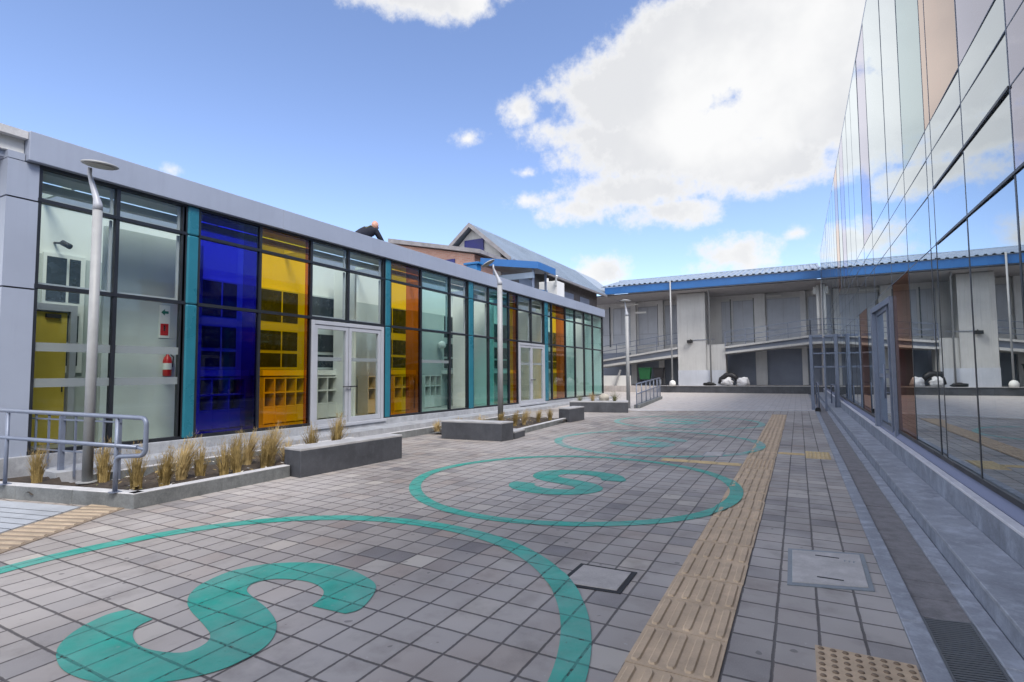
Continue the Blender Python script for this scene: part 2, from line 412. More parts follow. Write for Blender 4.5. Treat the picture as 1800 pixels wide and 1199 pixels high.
def emblem(cx, cy, r, w, label, sc=1., dx=0, dy=0, mk='paint'):
    t = thing('painted_circle', label, 'floor marking', (cx, cy, 0), 'teal circles painted on the plaza')
    m = MB().use(mk); n = 180
    for i in range(n):
        a, b = 2*math.pi*i/n, 2*math.pi*(i+1)/n
        def pt(rr, an):
            k = rr+.012*math.sin(5*an+cx*3)
            x_ = cx+k*math.cos(an); y_ = cy+k*math.sin(an); return (x_, y_, .0185 if x_ > -.85 else (.0128 if -1.62 < x_ < -1.05 and 3.45 < y_ < 4.12 else .0045))
        m.face([pt(r-w, a), pt(r, a), pt(r, b), pt(r-w, b)])
    bmesh.ops.remove_doubles(m.b, verts=m.b.verts[:], dist=1e-4)
    m.done('ring', t)
    m = MB().use(mk)
    vs = [m.b.verts.new((cx+dx+(x-SC[0])*sc, cy+dy+(y-SC[1])*sc, .0045)) for x, y in SL]
    for tri in tessellate_polygon([[v.co for v in vs]]):
        q = [vs[i] for i in tri]
        if (q[1].co-q[0].co).cross(q[2].co-q[0].co).z < 0: q.reverse()
        m.b.faces.new(q)
    m.done('letter', t, recalc=False)
emblem(-3.25, 2.13, 2.33, .175, 'teal painted circle round an S, the one nearest the dotted tan tile', 1., .06, .12)
emblem(-2.82, 6.96, 2.20, .155, 'teal painted circle round an S, second along from the dotted tan tile', 1., .0, -.05)
emblem(-2.75, 11.6, 2.15, .17, 'faint teal painted circle round an S beside the thin tan cross strip', 1.05, -.1, -.1, 'paint_worn')
emblem(-2.95, 16.4, 2.1, .16, 'faintest teal painted circle, the one nearest the far building', 1.05, -.1, .1, 'paint_worn')

# tactile guidance strip
def tactile_run(name, label, x0, x1, y0, y1, along='y', matk='tactile', L=.445, nb=5, z=.008):
    m = MB().use(matk)
    if along == 'y':
        y = y0; w = (x1-x0)
        while y < y1-.05:
            ye = min(y+L, y1); j = random.uniform(-.006, .006)
            m.box(x0+j, x1+j, y+.004, ye-.004, -.01, z+random.uniform(-.001, .001))
            p = w/nb
            for k in range(nb):
                xc = x0+j+p*(k+.5); a, b = y+.028, ye-.028
                lo = [(xc-.015, a), (xc+.015, a), (xc+.026, a+.02), (xc+.026, b-.02), (xc+.015, b), (xc-.015, b), (xc-.026, b-.02), (xc-.026, a+.02)]
                cy_ = (a+b)/2; L_ = [m.b.verts.new((q[0], q[1], z-.001)) for q in lo]
                U_ = [m.b.verts.new((xc+(q[0]-xc)*.66, cy_+(q[1]-cy_)*.955, z+.0085)) for q in lo]
                m.b.faces.new(U_)
                for e_ in range(8): m.b.faces.new([L_[e_], L_[(e_+1) % 8], U_[(e_+1) % 8], U_[e_]])
            y = ye
    else:
        x = x0; w = (y1-y0)
        while x < x1-.05:
            xe = min(x+L, x1)
            m.box(x+.004, xe-.004, y0, y1, -.01, z); p = w/nb
            for k in range(nb):
                yc = y0+p*(k+.5)
                m.hexa([(x+.03, yc-.016, z-.002), (xe-.03, yc-.016, z-.002), (xe-.03, yc+.016, z-.002), (x+.03, yc+.016, z-.002)],
                       [(x+.038, yc-.01, z+.007), (xe-.038, yc-.01, z+.007), (xe-.038, yc+.01, z+.007), (x+.038, yc+.01, z+.007)])
            x = xe
    o = m.done(name, origin=((x0+x1)/2, (y0+y1)/2, 0)); tag(o, label, 'tactile paving'); return o
def tactile_dots(label, x0, x1, y0, y1, matk='tactile', nx=8, ny=8, z=.008, stud=None):
    m = MB().use(matk); m.box(x0, x1, y0, y1, -.01, z)
    m.use(stud or matk)
    for i in range(nx):
        for j in range(ny):
            m.lathe((x0+(x1-x0)*(i+.5)/nx, y0+(y1-y0)*(j+.5)/ny, z-.001), [(.017, 0), (.012, .006), (.004, .0075)], 10)
    o = m.done('tactile_pad', origin=((x0+x1)/2, (y0+y1)/2, 0)); tag(o, label, 'tactile paving'); return o
tactile_run('tactile_strip', 'long tan strip of ribbed guidance tiles running up the plaza', -.838, -.39, 1.45, 9.02)
tactile_dots('tan studded tile where the cross strips meet the long ribbed strip', -.838, -.39, 9.03, 9.95, nx=8, ny=16)
tactile_run('tactile_strip', 'far stretch of the long tan ribbed strip beyond the studded crossing', -.838, -.39, 9.96, 20.3)
tactile_run('tactile_strip', 'thin tan cross strip leading from the studded crossing towards the planters', -2.1, -.85, 9.2, 9.42, 'x', 'tactile_far', nb=2)
tactile_run('tactile_strip', 'short yellow cross strip leading towards the drain channel', -.38, .05, 10.82, 11.02, 'x', 'tactile_far', nb=2)
tactile_dots('small yellow studded tile at the end of the short cross strip by the drain', .06, .44, 10.5, 11.35, 'tactile_far', 6, 12)
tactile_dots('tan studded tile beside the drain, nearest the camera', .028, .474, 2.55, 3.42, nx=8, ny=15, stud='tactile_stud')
# ramp foot strip (turned)
m = MB().use('tactile')
m.use('tactile_groove')
a0, d, w = Vector((-5.55, 1.25, 0)), Vector((-.50, .87, 0)).normalized(), Vector((-.87, -.32, 0)).normalized()
for k in range(24):
    m.use('tactile_groove'); p = a0+d*(k*.12)
    m.hexa([p+w*.0-Vector((0, 0, .01)), p+w*.52-Vector((0, 0, .01)), p+w*.52+d*.119-Vector((0, 0, .01)), p+d*.119-Vector((0, 0, .01))],
           [p+Vector((0, 0, .007)), p+w*.52+Vector((0, 0, .007)), p+w*.52+d*.119+Vector((0, 0, .007)), p+d*.119+Vector((0, 0, .007))])
    m.use('tactile_pale'); q = p+d*.03
    m.hexa([q+w*.03+Vector((0, 0, .005)), q+w*.49+Vector((0, 0, .005)), q+w*.49+d*.055+Vector((0, 0, .005)), q+w*.03+d*.055+Vector((0, 0, .005))],
           [q+w*.035+d*.011+Vector((0, 0, .017)), q+w*.485+d*.011+Vector((0, 0, .017)), q+w*.485+d*.044+Vector((0, 0, .017)), q+w*.035+d*.044+Vector((0, 0, .017))])
tag(m.done('tactile_strip', origin=a0), 'tan ribbed warning strip at the foot of the ramp beside the handrail', 'tactile paving')
# ramp floor at left
m = MB().use('ramp')
pl = [(-6.02, 1.0), (-7.25, 3.12), (-12.5, 1.9), (-12.5, -2.5), (-6.5, -1.0)]
m.prism(pl, -.02, .012)
m.use('alu_dark')
for k in range(1, 14):
    f = k/14.
    p = Vector((-6.1, 1.15, .0135)).lerp(Vector((-7.2, 3.04, .0135)), f)
    q = p+Vector((-5.2, -1.2, 0))
    n_ = Vector((.0035, -.005, 0))
    m.face([p-n_, q-n_, q+n_, p+n_])
tag(m.done('ramp_floor'), 'smooth blue grey ramp floor with fine grooves', None, None, 'structure')

# manhole covers
def cover(label, pts, frame=.045, slots=True, marks=False, lid='cover', fr='cover_frame'):
    c = sum((Vector((x, y, 0)) for x, y in pts), Vector())/4
    t = thing('access_cover', label, 'manhole cover', (c.x, c.y, 0), 'access covers in the paving')
    def inset(k): return [(c.x+(x-c.x)*k, c.y+(y-c.y)*k) for x, y in pts]
    L = (Vector(pts[1])-Vector(pts[0])).length
    m = MB().use(fr); m.prism(pts, -.02, .006); m.done('frame', t)
    m = MB().use(lid); m.prism(inset(1-2*frame/L), -.02, .011); m.done('lid', t, bevel=.003)
    if slots:
        m = MB().use('rubber')
        for s_ in (-1, 1):
            y = c.y+s_*.26*abs(pts[2][1]-pts[0][1]); m.box(c.x-.075, c.x+.09, y-.011, y+.011, .0112, .0122)
        m.done('lifting_slot', t)
    if marks:
        m = MB().use('cover_frame'); y = c.y+.22*abs(pts[2][1]-pts[0][1])
        for k in range(3):
            m.box(c.x+.12+.03*k, c.x+.128+.03*k, y-.03, y+.01, .0112, .0122); m.box(c.x+.12+.03*k, c.x+.138+.03*k, y+.005, y+.012, .0112, .0122)
        m.done('stamped_number', t)
cover('pale square access cover cut by the edge of the nearest teal circle', [(-1.56, 3.56), (-1.11, 3.6), (-1.11, 4.03), (-1.55, 4.02)], .035, False, lid='cover_dull', fr='rubber')
cover('large pale access cover with two lifting slots beside the drain', [(-.12, 4.28), (.405, 4.42), (.416, 5.26), (-.128, 5.14)], .032, True, True)
cover('small pale access cover inside the third teal circle by the strip', [(-1.56, 9.95), (-1.22, 10.05), (-1.23, 10.62), (-1.56, 10.5)], .03, False)

# ------------------------------------------------------------------ right hand drain and steps
YE = 37.9; YN = -6
t = thing('drain_channel', 'long drain channel with concrete edgings below the glass building steps', 'drain', (.74, 10, 0))
m = MB().use('concrete')
y = YN
while y < YE:
    ye = min(y+1.0, YE); j = random.uniform(-.002, .002)
    m.box(.49, .605+j, y+.003, ye-.003, -.15, .006+j); y = ye
m.done('edging', t, bevel=.006)
m = MB().use('concrete'); y = YN
while y < YE:
    ye = min(y+1.2, YE); m.box(.862, .972, y+.003, ye-.003, -.15, .006); y = ye
m.done('edging', t, bevel=.006)
m = MB().use('gutter'); y = 4.15
while y < YE:
    ye = min(y+.34, YE); m.box(.607, .86, y+.004, ye-.004, -.15, -.012+random.uniform(-.002, .002)); y = ye
m.done('channel_paving', t)
m = MB().use('grate'); m.box(.607, .86, YN, 4.146, -.15, -.035)
y = 1.2
while y < 4.12:
    m.hexa([(.609, y, -.034), (.858, y+.05, -.034), (.858, y+.064, -.034), (.609, y+.014, -.034)], [(.609, y, -.010), (.858, y+.05, -.010), (.858, y+.064, -.010), (.609, y+.014, -.010)]); y += .026
m.box(.607, .622, 1.2, 4.146, -.03, -.006); m.box(.845, .86, 1.2, 4.146, -.03, -.006)
m.done('grate', t)

t = thing('steps', 'two long grey concrete steps along the foot of the glass building', 'steps', (1.2, 10, 0))
def longstep(nm, x0, x1, z0, z1, yend):
    m = MB(); y = YN
    while y < yend:
        ye = min(y+2.4, yend)
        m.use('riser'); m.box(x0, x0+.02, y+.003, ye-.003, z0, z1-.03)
        m.use('concrete'); m.box(x0+.02, x1, y+.003, ye-.003, z0, z1-.03)
        m.box(x0-.006, x1, y+.003, ye-.003, z1-.03, z1)
        y = ye
    return m.done(nm, t, bevel=.006)
longstep('step', .978, 1.30, -.1, .15, YE)
m = MB(); y = YN
while y < YE:
    ye = min(y+2.4, YE)
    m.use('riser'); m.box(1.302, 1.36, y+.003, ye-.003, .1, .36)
    y = ye
m.use('nosing'); m.box(1.296, 1.3685, YN, YE, .361, .386)
m.done('upper_step', t, bevel=.005)

# ------------------------------------------------------------------ right glass building
TX = 1.42
T = thing('glass_building', 'tall mirror glass building with peach and teal panes along the right of the plaza', 'building', (TX, 15, 0))
m = MB().use('sill'); m.hexa([(1.37, YN, .30), (1.44, YN, .30), (1.44, YE, .30), (1.37, YE, .30)], [(1.374, YN, .388), (1.44, YN, .47), (1.44, YE, .47), (1.374, YE, .388)])
m.done('base_sill', T)
edges = [3.75, 5.03, 6.27, 7.52, 7.80, 9.25, 10.75, 12.95, 14.5, 16.2, 17.6, 19.0, 20.4, 21.8, 23.2, 24.7, 26.2, 27.7, 29.2, 30.7, 32.2, 33.7, 35.2, 36.4, 37.9]
rows = [.52, 2.91, 3.545, 3.98, 4.33, 8.72]
special = {(1, 4): 't_lav', (3, 4): 't_peach', (4, 4): 't_teal', (2, 4): 't_peach', (7, 4): 't_lav', (9, 4): 't_clear', (5, 0): 't_peach_low', (8, 0): 't_peach_low', (0, 4): 't_lav', (0, 2): 't_lav', (0, 3): 't_lav', (0, 1): 't_lav',
           (6, 4): 't_clear', (11, 4): 't_lav', (13, 4): 't_peach', (4, 0): 't_clear'}
special[(2, 4)] = 't_peach'; special[(3, 4)] = 't_peach'
def pane(x, y0, y1, z0a, z0b, z1a, z1b, mk, parent, tilt=0., name='glass_pane', th=.012, turn=0.):
    m = MB().use(mk); a = random.uniform(-tilt, tilt); b = random.uniform(-tilt, tilt)+turn
    h = (z1a-z0a); x += max(0., -b)*(y1-y0)+max(0., -a)*h
    lo = [(x-a*0-b*0, y0, z0a), (x, y1, z0b)]
    d0, d1, d2, d3 = 0, b*(y1-y0), b*(y1-y0)+a*h, a*h
    f = [(x+d0, y0, z0a), (x+d1, y1, z0b), (x+d2, y1, z1b), (x+d3, y0, z1a)]
    k = [(p[0]-th*SIGN, p[1], p[2]) for p in f]
    vs = [m.b.verts.new(p) for p in f]+[m.b.verts.new(p) for p in k]
    for q in [(0, 1, 2, 3), (7, 6, 5, 4), (0, 4, 5, 1), (1, 5, 6, 2), (2, 6, 7, 3), (3, 7, 4, 0)]:
        m.b.faces.new([vs[i] for i in q])
    return m.done(name, parent)
SIGN = -1
for i in range(len(edges)-1):
    y0, y1 = edges[i]+.006, edges[i+1]-.006
    if i >= 14:
        for z0, z1 in ((.52, 2.91), (2.91, 8.72)):
            mk = special.get((i, 4), 't_clear') if z0 > 1 else 't_clear'
            pane(TX, y0, y1, z0, z0, z1-.006, z1-.006, mk, T, .0010)
    else:
        for j in range(5):
            z0, z1 = rows[j], rows[j+1]-.008
            if i == 6 and j == 0: z0 = 2.62
            o = pane(TX, y0, y1, z0, z0, z1, z1, special.get((i, j), 't_clear'), T, .0013, turn=(-.0045, -.006, -.005, 0., -.002, 0)[i] if i < 6 and j < 4 else 0.)
            lab = {'t_peach_low': 'peach tinted pane', 't_peach': 'peach tinted pane', 't_teal': 'teal tinted pane', 't_lav': 'lavender tinted pane'}.get(special.get((i, j)))
            if lab: o['label'] = lab
M['tower_joint'] = mat('tower_joint', (.12, .14, .18), .5, var=.1)
m = MB().use('tower_joint')
XF = TX+.02
for yv in edges:
    m.box(XF, XF+.10, yv-.022, yv+.022, .5, 8.72)
    m.use('dark_frame'); m.box(TX-.002, XF, yv-.016, yv+.016, .52, 2.91); m.use('tower_joint'); m.box(TX-.002, XF, yv-.008, yv+.008, 2.912, 8.72)
for zv in rows[1:-1]:
    m.box(XF+.002, XF+.098, edges[0], edges[-1], zv-.03, zv+.03)
    m.box(TX-.0015, XF, edges[0], edges[-1], zv-.008, zv+.002)
m.use('dark_frame'); m.box(TX-.012, XF+.1, edges[0], edges[-1], .473, .52)
m.box(TX-.012, TX-.004, 3.75, 7.5, 2.893, 2.915)
m.box(TX-.012, TX-.004, 5.03, 7.5, 3.53, 3.553)
m.done('mullions', T)
m = MB().use('alu_frame'); m.box(TX+.001, TX+.4, -24, YE, 8.722, 8.80); m.done('parapet_cap', T)
m = MB().use('t_clear'); m.box(TX, TX+.012, -24, 3.744, .48, 8.72); m.done('rear_glazing', T)
m = MB().use('tower_in')
m.box(6.5, 6.7, -24, YE, .3, 8.7); m.box(TX+.15, 6.5, YE-.1, YE, .3, 8.7); m.box(TX+.15, 6.5, -24, -23.8, .3, 8.7)
for yc in (2.0, 8.9, 15.5, 22., 29.): m.box(3.0, 3.4, yc, yc+.4, .3, 8.5)
m.done('interior_wall', T)
m = MB().use('tower_floor'); m.box(TX+.03, 6.5, -24, YE-.12, .2, .42); m.box(TX+.13, 6.5, -24, YE, 3.3, 3.9); m.done('floor_slab', T)
m = MB().use('roof_grey'); m.box(TX+.1, 6.8, -24, YE, 8.6, 8.72); m.done('roof', T)
# door in the glass facade, frame standing proud of the glass
D = MB().use('rail')
D.box(TX-.10, TX+.06, 12.72, 12.95, .388, 2.72); D.box(TX-.05, TX+.06, 10.76, 10.86, .388, 2.72)
D.hexa([(TX-.05, 10.862, 2.62), (TX+.06, 10.862, 2.62), (TX+.06, 12.72, 2.62), (TX-.098, 12.72, 2.62)], [(TX-.05, 10.862, 2.72), (TX+.06, 10.862, 2.72), (TX+.06, 12.72, 2.72), (TX-.098, 12.72, 2.72)])
D = D.done('door', T)
m = MB().use('rail')
for q in (11.25, 12.62): m.box(TX-.03, TX+.02, q, q+.09, .39, 2.618)
m.box(TX-.03, TX+.02, 11.34, 12.62, .39, .5); m.box(TX-.03, TX+.02, 11.34, 12.62, 1.35, 1.43); m.box(TX-.03, TX+.02, 11.34, 12.62, 2.55, 2.618)
m.done('leaf_frame', D)
m = MB().use('t_clear'); m.box(TX-.006, TX+.006, 11.34, 12.62, .5, 2.55); m.done('door_glass', D)
m = MB().use('rail'); m.tube([(TX-.10, 11.30, 1.0), (TX-.10, 11.30, 1.6)], .016); m.tube([(TX-.10, 11.3, 1.1), (TX-.03, 11.3, 1.1)], .01); m.tube([(TX-.10, 11.3, 1.5), (TX-.03, 11.3, 1.5)], .01); m.done('handle', D)

# ------------------------------------------------------------------ left glazed pavilion
PX = -9.8; PB = -12.05
P = thing('glazed_pavilion', 'long low glazed pavilion with blue, yellow, orange and teal panes and a silver fascia', 'building', (PX, 16, 0))
def zb(y): return .388-.0072*(y-3.5)
def z2(y): return 2.815-.0044*(y-3.5)
def z1(y): return 4.095-.0054*(y-3.5)
ZT = 4.62
PY1 = 29.4
m = MB().use('alu'); 
yy = 3.38
while yy < PY1:
    ye = min(yy+4.33, PY1+.1); m.box(PX-.12, PX+.10, yy+.001, ye-.001, ZT, 5.05); yy = ye
m.done('fascia', P, bevel=.008)
m = MB().use('alu'); m.box(PX-.55, PX-.12, 1.2, PY1+.1, 4.64, 4.84); m.box(PB-.1, PX-.55, 1.2, 3.40, 4.72, 4.84); m.box(PB-.1, PX-.55, PY1-.1, PY1+.1, 4.64, 4.84); m.box(PB-.3, PB+.02, 3.4, PY1, 4.64, 4.84)
m.use('kerb_top'); m.box(PB-.1, PX+.06, 0.6, 3.376, 4.93, 5.04)
m.done('roof', P)
m = MB().use('white'); m.box(PB-.8, PX-.06, .7, 3.374, 4.735, 4.925); m.done('canopy_soffit', P)
# end column clad in silver
m = MB(); zs = [0, 2.76, 4.06, 4.615]
for a, b in zip(zs, zs[1:]):
    m.use('alu'); m.box(PX-.62, PX, 3.18, 3.545, a+.012 if a else 0, b-.012)
m.box(PX-.62, PX, 3.18, 3.37, 4.615, 4.72)
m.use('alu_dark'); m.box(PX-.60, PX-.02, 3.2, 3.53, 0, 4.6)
m.done('end_column', P)
m = MB(); 
for a, b in zip(zs, zs[1:]):
    m.use('alu'); m.box(PB-.1, PX-.62, 3.2, 3.40, a+.012 if a else 0, b-.012)
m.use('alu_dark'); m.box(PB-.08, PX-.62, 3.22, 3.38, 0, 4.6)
m.done('end_wall', P)
m = MB().use('concrete_light')
m.hexa([(PX-.3, 3.2, -.1), (PX+.06, 3.2, -.1), (PX+.06, PY1, -.1), (PX-.3, PY1, -.1)], [(PX-.3, 3.2, zb(3.2)-.03), (PX+.06, 3.2, zb(3.2)-.03), (PX+.06, PY1, zb(PY1)-.03), (PX-.3, PY1, zb(PY1)-.03)])
m.done('plinth', P, bevel=.01)
bays = [(3.58, 4.575, 'g_clear'), (4.62, 5.66, 'g_clear'), ('post', 5.70, 5.96), (5.985, 6.90, 'g_blue'), (6.90, 7.235, 'g_blue2'), (7.285, 8.44, 'g_yellow'), (8.44, 8.565, 'g_orange'),
        (8.61, 9.715, 'door'), (9.775, 11.0, 'door'), ('post', 11.05, 11.30), (11.325, 12.0, 'g_yellow'), (12.0, 12.63, 'g_orange'), (12.68, 14.12, 'g_pale'),
        (14.18, 15.16, 'g_clear'), ('post', 15.2, 15.54), (15.56, 16.56, 'g_clear'), (16.62, 18.1, 'g_teal'), (18.15, 18.5, 'g_yellow'), (18.5, 18.84, 'g_orange'),
        (18.88, 20.07, 'door'), (20.12, 21.33, 'door'), ('post', 21.37, 21.76), (21.79, 22.19, 'g_pale'), (22.24, 22.75, 'g_yellow'), (22.75, 23.81, 'g_orange'), (23.86, 25.07, 'g_pale'),
        (25.13, 26.36, 'g_clear'), (26.42, 27.68, 'g_pale'), (27.74, 29.32, 'g_pale')]
names = {'g_blue': 'cobalt blue pane', 'g_blue2': 'deep blue pane', 'g_yellow': 'yellow pane', 'g_orange': 'orange pane', 'g_teal': 'teal pane', 'g_pale': 'pale teal pane'}
SIGN = 1
doors = []
fr = MB().use('dark_frame')
def vbar(y, w, z0=None): fr.box(PX-.10, PX-.005, y-w/2, y+w/2, z0 if z0 is not None else zb(y), ZT)
for b in bays:
    if b[0] == 'post':
        m = MB().use('teal_post'); y0, y1 = b[1], b[2]
        for a, c in ((zb(y0)-.02, z2(y0)-.02), (z2(y0)-.014, z1(y0)-.02), (z1(y0)-.014, ZT-.01)):
            m.box(PX-.16, PX+.02, y0+.03, y1-.02, a, c)
        m.done('teal_post', P, bevel=.03)
        vbar(y0, .07); vbar(y1+.005, .035); continue
    y0, y1, mk = b
    door = mk == 'door'; gk = 'g_clear' if door else mk
    for lo, hi in (((zb, z2) if not door else (None, None)), (z2, z1), (z1, None)):
        if lo is None: continue
        a0, a1 = lo(y0)+.03, lo(y1)+.03
        h0, h1 = (hi(y0)-.03, hi(y1)-.03) if hi else (ZT-.02, ZT-.02)
        o = pane(PX-.04, y0, y1, a0, a1, h0, h1, gk, P, .0008)
        if gk in names: o['label'] = names[gk]
    if door: doors.append((y0, y1))
for y in (3.56, 4.598, 5.675, 7.26, 8.587, 9.745, 11.02, 12.655, 14.15, 15.18, 16.59, 18.125, 18.86, 20.095, 21.35, 22.215, 23.835, 25.1, 26.39, 27.71, 29.36):
    vbar(y, .055 if y < 12 else .065)
def hrun(f, h, y0, y1, th=.1):
    fr.hexa([(PX-.102, y0, f(y0)-h/2), (PX+.004, y0, f(y0)-h/2), (PX+.004, y1, f(y1)-h/2), (PX-.102, y1, f(y1)-h/2)],
            [(PX-.102, y0, f(y0)+h/2), (PX+.004, y0, f(y0)+h/2), (PX+.004, y1, f(y1)+h/2), (PX-.102, y1, f(y1)+h/2)])
for f, h in ((z1, .055), (z2, .06), (lambda y: zb(y)+.0, .055), (lambda y: ZT-.02, .05)):
    for a, b in ((3.54, 5.71), (5.955, 11.06), (11.295, 15.21), (15.535, 21.38), (21.755, 29.38)):
        hrun(f, h, a, b)
fr.done('mullions', P)
# pale inner casement frames behind the clear panes
m = MB().use('alu_frame')
for (y0, y1) in ((3.58, 4.575), (4.62, 5.66), (8.61, 9.715), (9.775, 11.0), (12.68, 14.12), (14.18, 15.16), (15.56, 16.56), (18.88, 20.07), (20.12, 21.33), (25.13, 26.36)):
    for lo, hi in ((z2(y0)+.04, z1(y0)-.05), (z1(y0)+.04, ZT-.05)):
        m.box(PX-.14, PX-.106, y1-.045, y1-.01, lo, hi); m.box(PX-.14, PX-.106, y0+.01, y0+.03, lo, hi)
        m.box(PX-.138, PX-.108, y0+.03, y1-.045, lo, lo+.03)
m.done('casement_frame', P)
for (a, b) in ((8.61, 11.0), (18.88, 21.33)):
    mid = (a+b)/2-.06; zb_, zt_ = zb(a)-.05, z2(b)-.045
    d = MB().use('alu_frame')
    d.box(PX-.11, PX+.03, a-.02, a+.07, zb_, zt_); d.box(PX-.11, PX+.03, b-.10, b, zb_, zt_); d.box(PX-.11, PX+.03, a+.07, b-.10, zt_-.09, zt_)
    d.box(PX-.30, PX+.10, a-.02, b+.04, zb_-.07, zb_-.004)
    d = d.done('glass_door', P, bevel=.006)
    for (p, q) in ((a+.08, mid-.01), (mid+.01, b-.11)):
        m = MB().use('alu_frame')
        m.box(PX-.08, PX+.012, p, p+.085, zb_+.01, zt_-.1); m.box(PX-.08, PX+.012, q-.085, q, zb_+.01, zt_-.1)
        m.box(PX-.08, PX+.012, p+.085, q-.085, zb_+.01, zb_+.13); m.box(PX-.08, PX+.012, p+.085, q-.085, zt_-.19, zt_-.1)
        lf = m.done('door_leaf', d, bevel=.004)
        m = MB().use('g_clear'); m.box(PX-.04, PX-.028, p+.085, q-.085, zb_+.13, zt_-.19); m.done('glass_panel', d)
    m = MB().use('alu_dark')
    m.tube([(PX+.07, mid-.22, 1.18), (PX+.07, mid+.22, 1.18)], .016); m.tube([(PX+.07, mid-.06, 1.18), (PX, mid-.06, 1.18)], .012); m.tube([(PX+.07, mid+.06, 1.18), (PX, mid+.06, 1.18)], .012)
    m.done('handle', d)
# frosted bands on the lowest panes (manifestation strips)
FB = [(y0+.01, y1-.01, z, .13, .039) for (y0, y1) in ((3.58, 4.575), (4.62, 5.66)) for z in (1.33, 1.86)]
FB += [(a, b, 1.8, .09, .026) for (a, b) in ((8.78, 9.55), (9.82, 10.82), (18.95, 19.9), (20.2, 21.2))] + [(12.70, 14.1, 1.8, .09, .039)]
for a, b, z, h, dx in FB:
    m = MB().use('frost'); m.box(PX-dx, PX-dx+.001, a, b, z, z+h); m.done('frosted_band', P)
# interior shell
m = MB().use('int_floor'); m.box(PB, PX-.3, 3.41, PY1-.1, .05, .26); m.done('interior_floor', P)
m = MB().use('int_white'); m.box(PB-.12, PB, 3.41, PY1, 3.72, 4.63); m.box(PB, PX-.12, PY1-.1, PY1, .26, 4.63); m.use('int_mid'); m.box(PB-.12, PB, 3.41, PY1, .0, 3.718); m.done('interior_wall', P)
m = MB().use('int_grey'); m.box(PX-.56, PX-.13, 3.41, PY1-.1, 4.54, 4.636)
for y in [4.4+2.6*k for k in range(10)]: m.box(PB, PX-.56, y, y+.05, 4.70, 4.80)
m.box(PX-.55, PX-.42, 3.41, PY1-.1, 4.36, 4.48)
m.done('ceiling', P)
m = MB().use('g_clear'); m.box(PB+.03, PX-.56, 3.42, PY1-.12, 4.81, 4.825); m.done('skylight', P)
# cross partitions seen through the glass
m = MB().use('int_grey'); m.box(-11.05, -10.95, 4.95, 6.75, .26, 4.2); m.box(-12.04, -11.05, 6.65, 6.75, .26, 4.2); m.done('partition_wall', P)
m = MB().use('int_white'); m.box(-11.7, -10.9, 11.05, 11.12, .26, 4.4); m.box(-11.5, -10.6, 16.75, 16.82, .26, 4.4); m.box(-11.6, -10.7, 18.4, 18.47, .26, 4.4); m.box(-12., -10.7, 23.0, 23.08, .26, 4.4); m.done('partition_wall', P)
# inner windows in the back wall
wy = [3.55, 6.95, 8.75, 10.45, 13.3, 16.85, 18.45, 20.7, 23.0, 26.4]
for i, y in enumerate(wy):
    w = 1.32 if i else 1.5
    if i == 0:
        m = MB().use('int_white'); m.box(PB, PB+.06, y+.9, y+w+.05, 1.55, 3.75)
    else:
        m = MB().use('int_grey'); m.box(PB, PB+.06, y, y+w, 1.62, 3.72)
    f = m.done('inner_window', P)
    m = MB().use('int_dark')
    y0 = y+.95 if i == 0 else y+.03; y1 = y+w-.03; md = y0+(y1-y0)*(.62, .70, .60, .68, .45, .5, .42, .6, .5, .64)[i]
    for (a, b) in ((y0, md-.022), (md+.022, y1)):
        m.box(PB+.061, PB+.068, a, b, 2.86, 3.68); m.box(PB+.061, PB+.068, a, b, 2.12, 2.62); m.box(PB+.061, PB+.068, a, b, 1.68, 2.04)
    m.done('window_panes', f)
    if i:
        m = MB().use('int_white'); m.box(PB, PB+.46, y-.05, y+w+.05, 1.455, 1.60); m.done('window_ledge', f, bevel=.006)

# locker shelves (standing in the pavilion, things of their own)
def locker(y0, y1, cols, label):
    x0, x1 = PB+.08, PB+.50
    t = thing('locker_shelf', label, 'shelf unit', ((x0+x1)/2, (y0+y1)/2, .26), 'pigeonhole shelf units in the pavilion')
    z0, zt = .265, 1.42
    m = MB().use('locker'); tk = .035; p = (y1-y0)/cols
    m.box(x0, x1, y0, y1, zt-tk, zt); m.box(x0, x1, y0, y0+tk, z0, zt-tk); m.box(x0, x1, y1-tk, y1, z0, zt-tk)
    for k in range(1, cols): m.box(x0+.02, x1-.002, y0+p*k-tk/2, y0+p*k+tk/2, z0, zt-tk)
    m.box(x0+.02, x1-.004, y0+tk, y1-tk, 1.02, 1.055); m.box(x0+.02, x1-.004, y0+tk, y1-tk, .66, .695)
    m.done('carcass', t)
    m = MB().use('locker_hole'); m.box(x0, x0+.018, y0+tk, y1-tk, z0, zt-tk); m.done('back_panel', t)
    m = MB().use('locker')
    for k in range(cols): m.box(x1-.02, x1+.004, y0+p*k+tk*.6, y0+p*(k+1)-tk*.6, z0+.02, .655)
    m.done('cupboard_doors', t, bevel=.004)
locker(6.98, 8.22, 3, 'pigeonhole shelf seen through the blue pane')
locker(8.70, 9.98, 4, 'pigeonhole shelf seen through the wide yellow pane')
locker(10.35, 11.1, 2, 'pale pigeonhole shelf seen through the left leaf of the nearer glass door')
locker(12.3, 13.0, 2, 'small pigeonhole shelf seen through the right leaf of the nearer glass door')
locker(13.5, 14.3, 2, 'short pigeonhole shelf behind the narrow yellow pane past the nearer door')
locker(15.1, 16.1, 3, 'pigeonhole shelf behind the wide pale teal pane past the orange one')
locker(17.2, 18.0, 2, 'two column pigeonhole shelf behind the clear pane before the second lamp post')
m = MB().use('white'); m.blob((PB+.2, 16.55, 2.55), (.15, .15, .15), 1, 0, 3); m.tube([(PB+.01, 16.55, 2.6), (PB+.1, 16.55, 2.6)], .03, 8)
tag(m.done('wall_lamp', origin=(PB+.1, 16.55, 2.5)), 'round white wall lamp behind the wide pale teal pane', 'lamp')
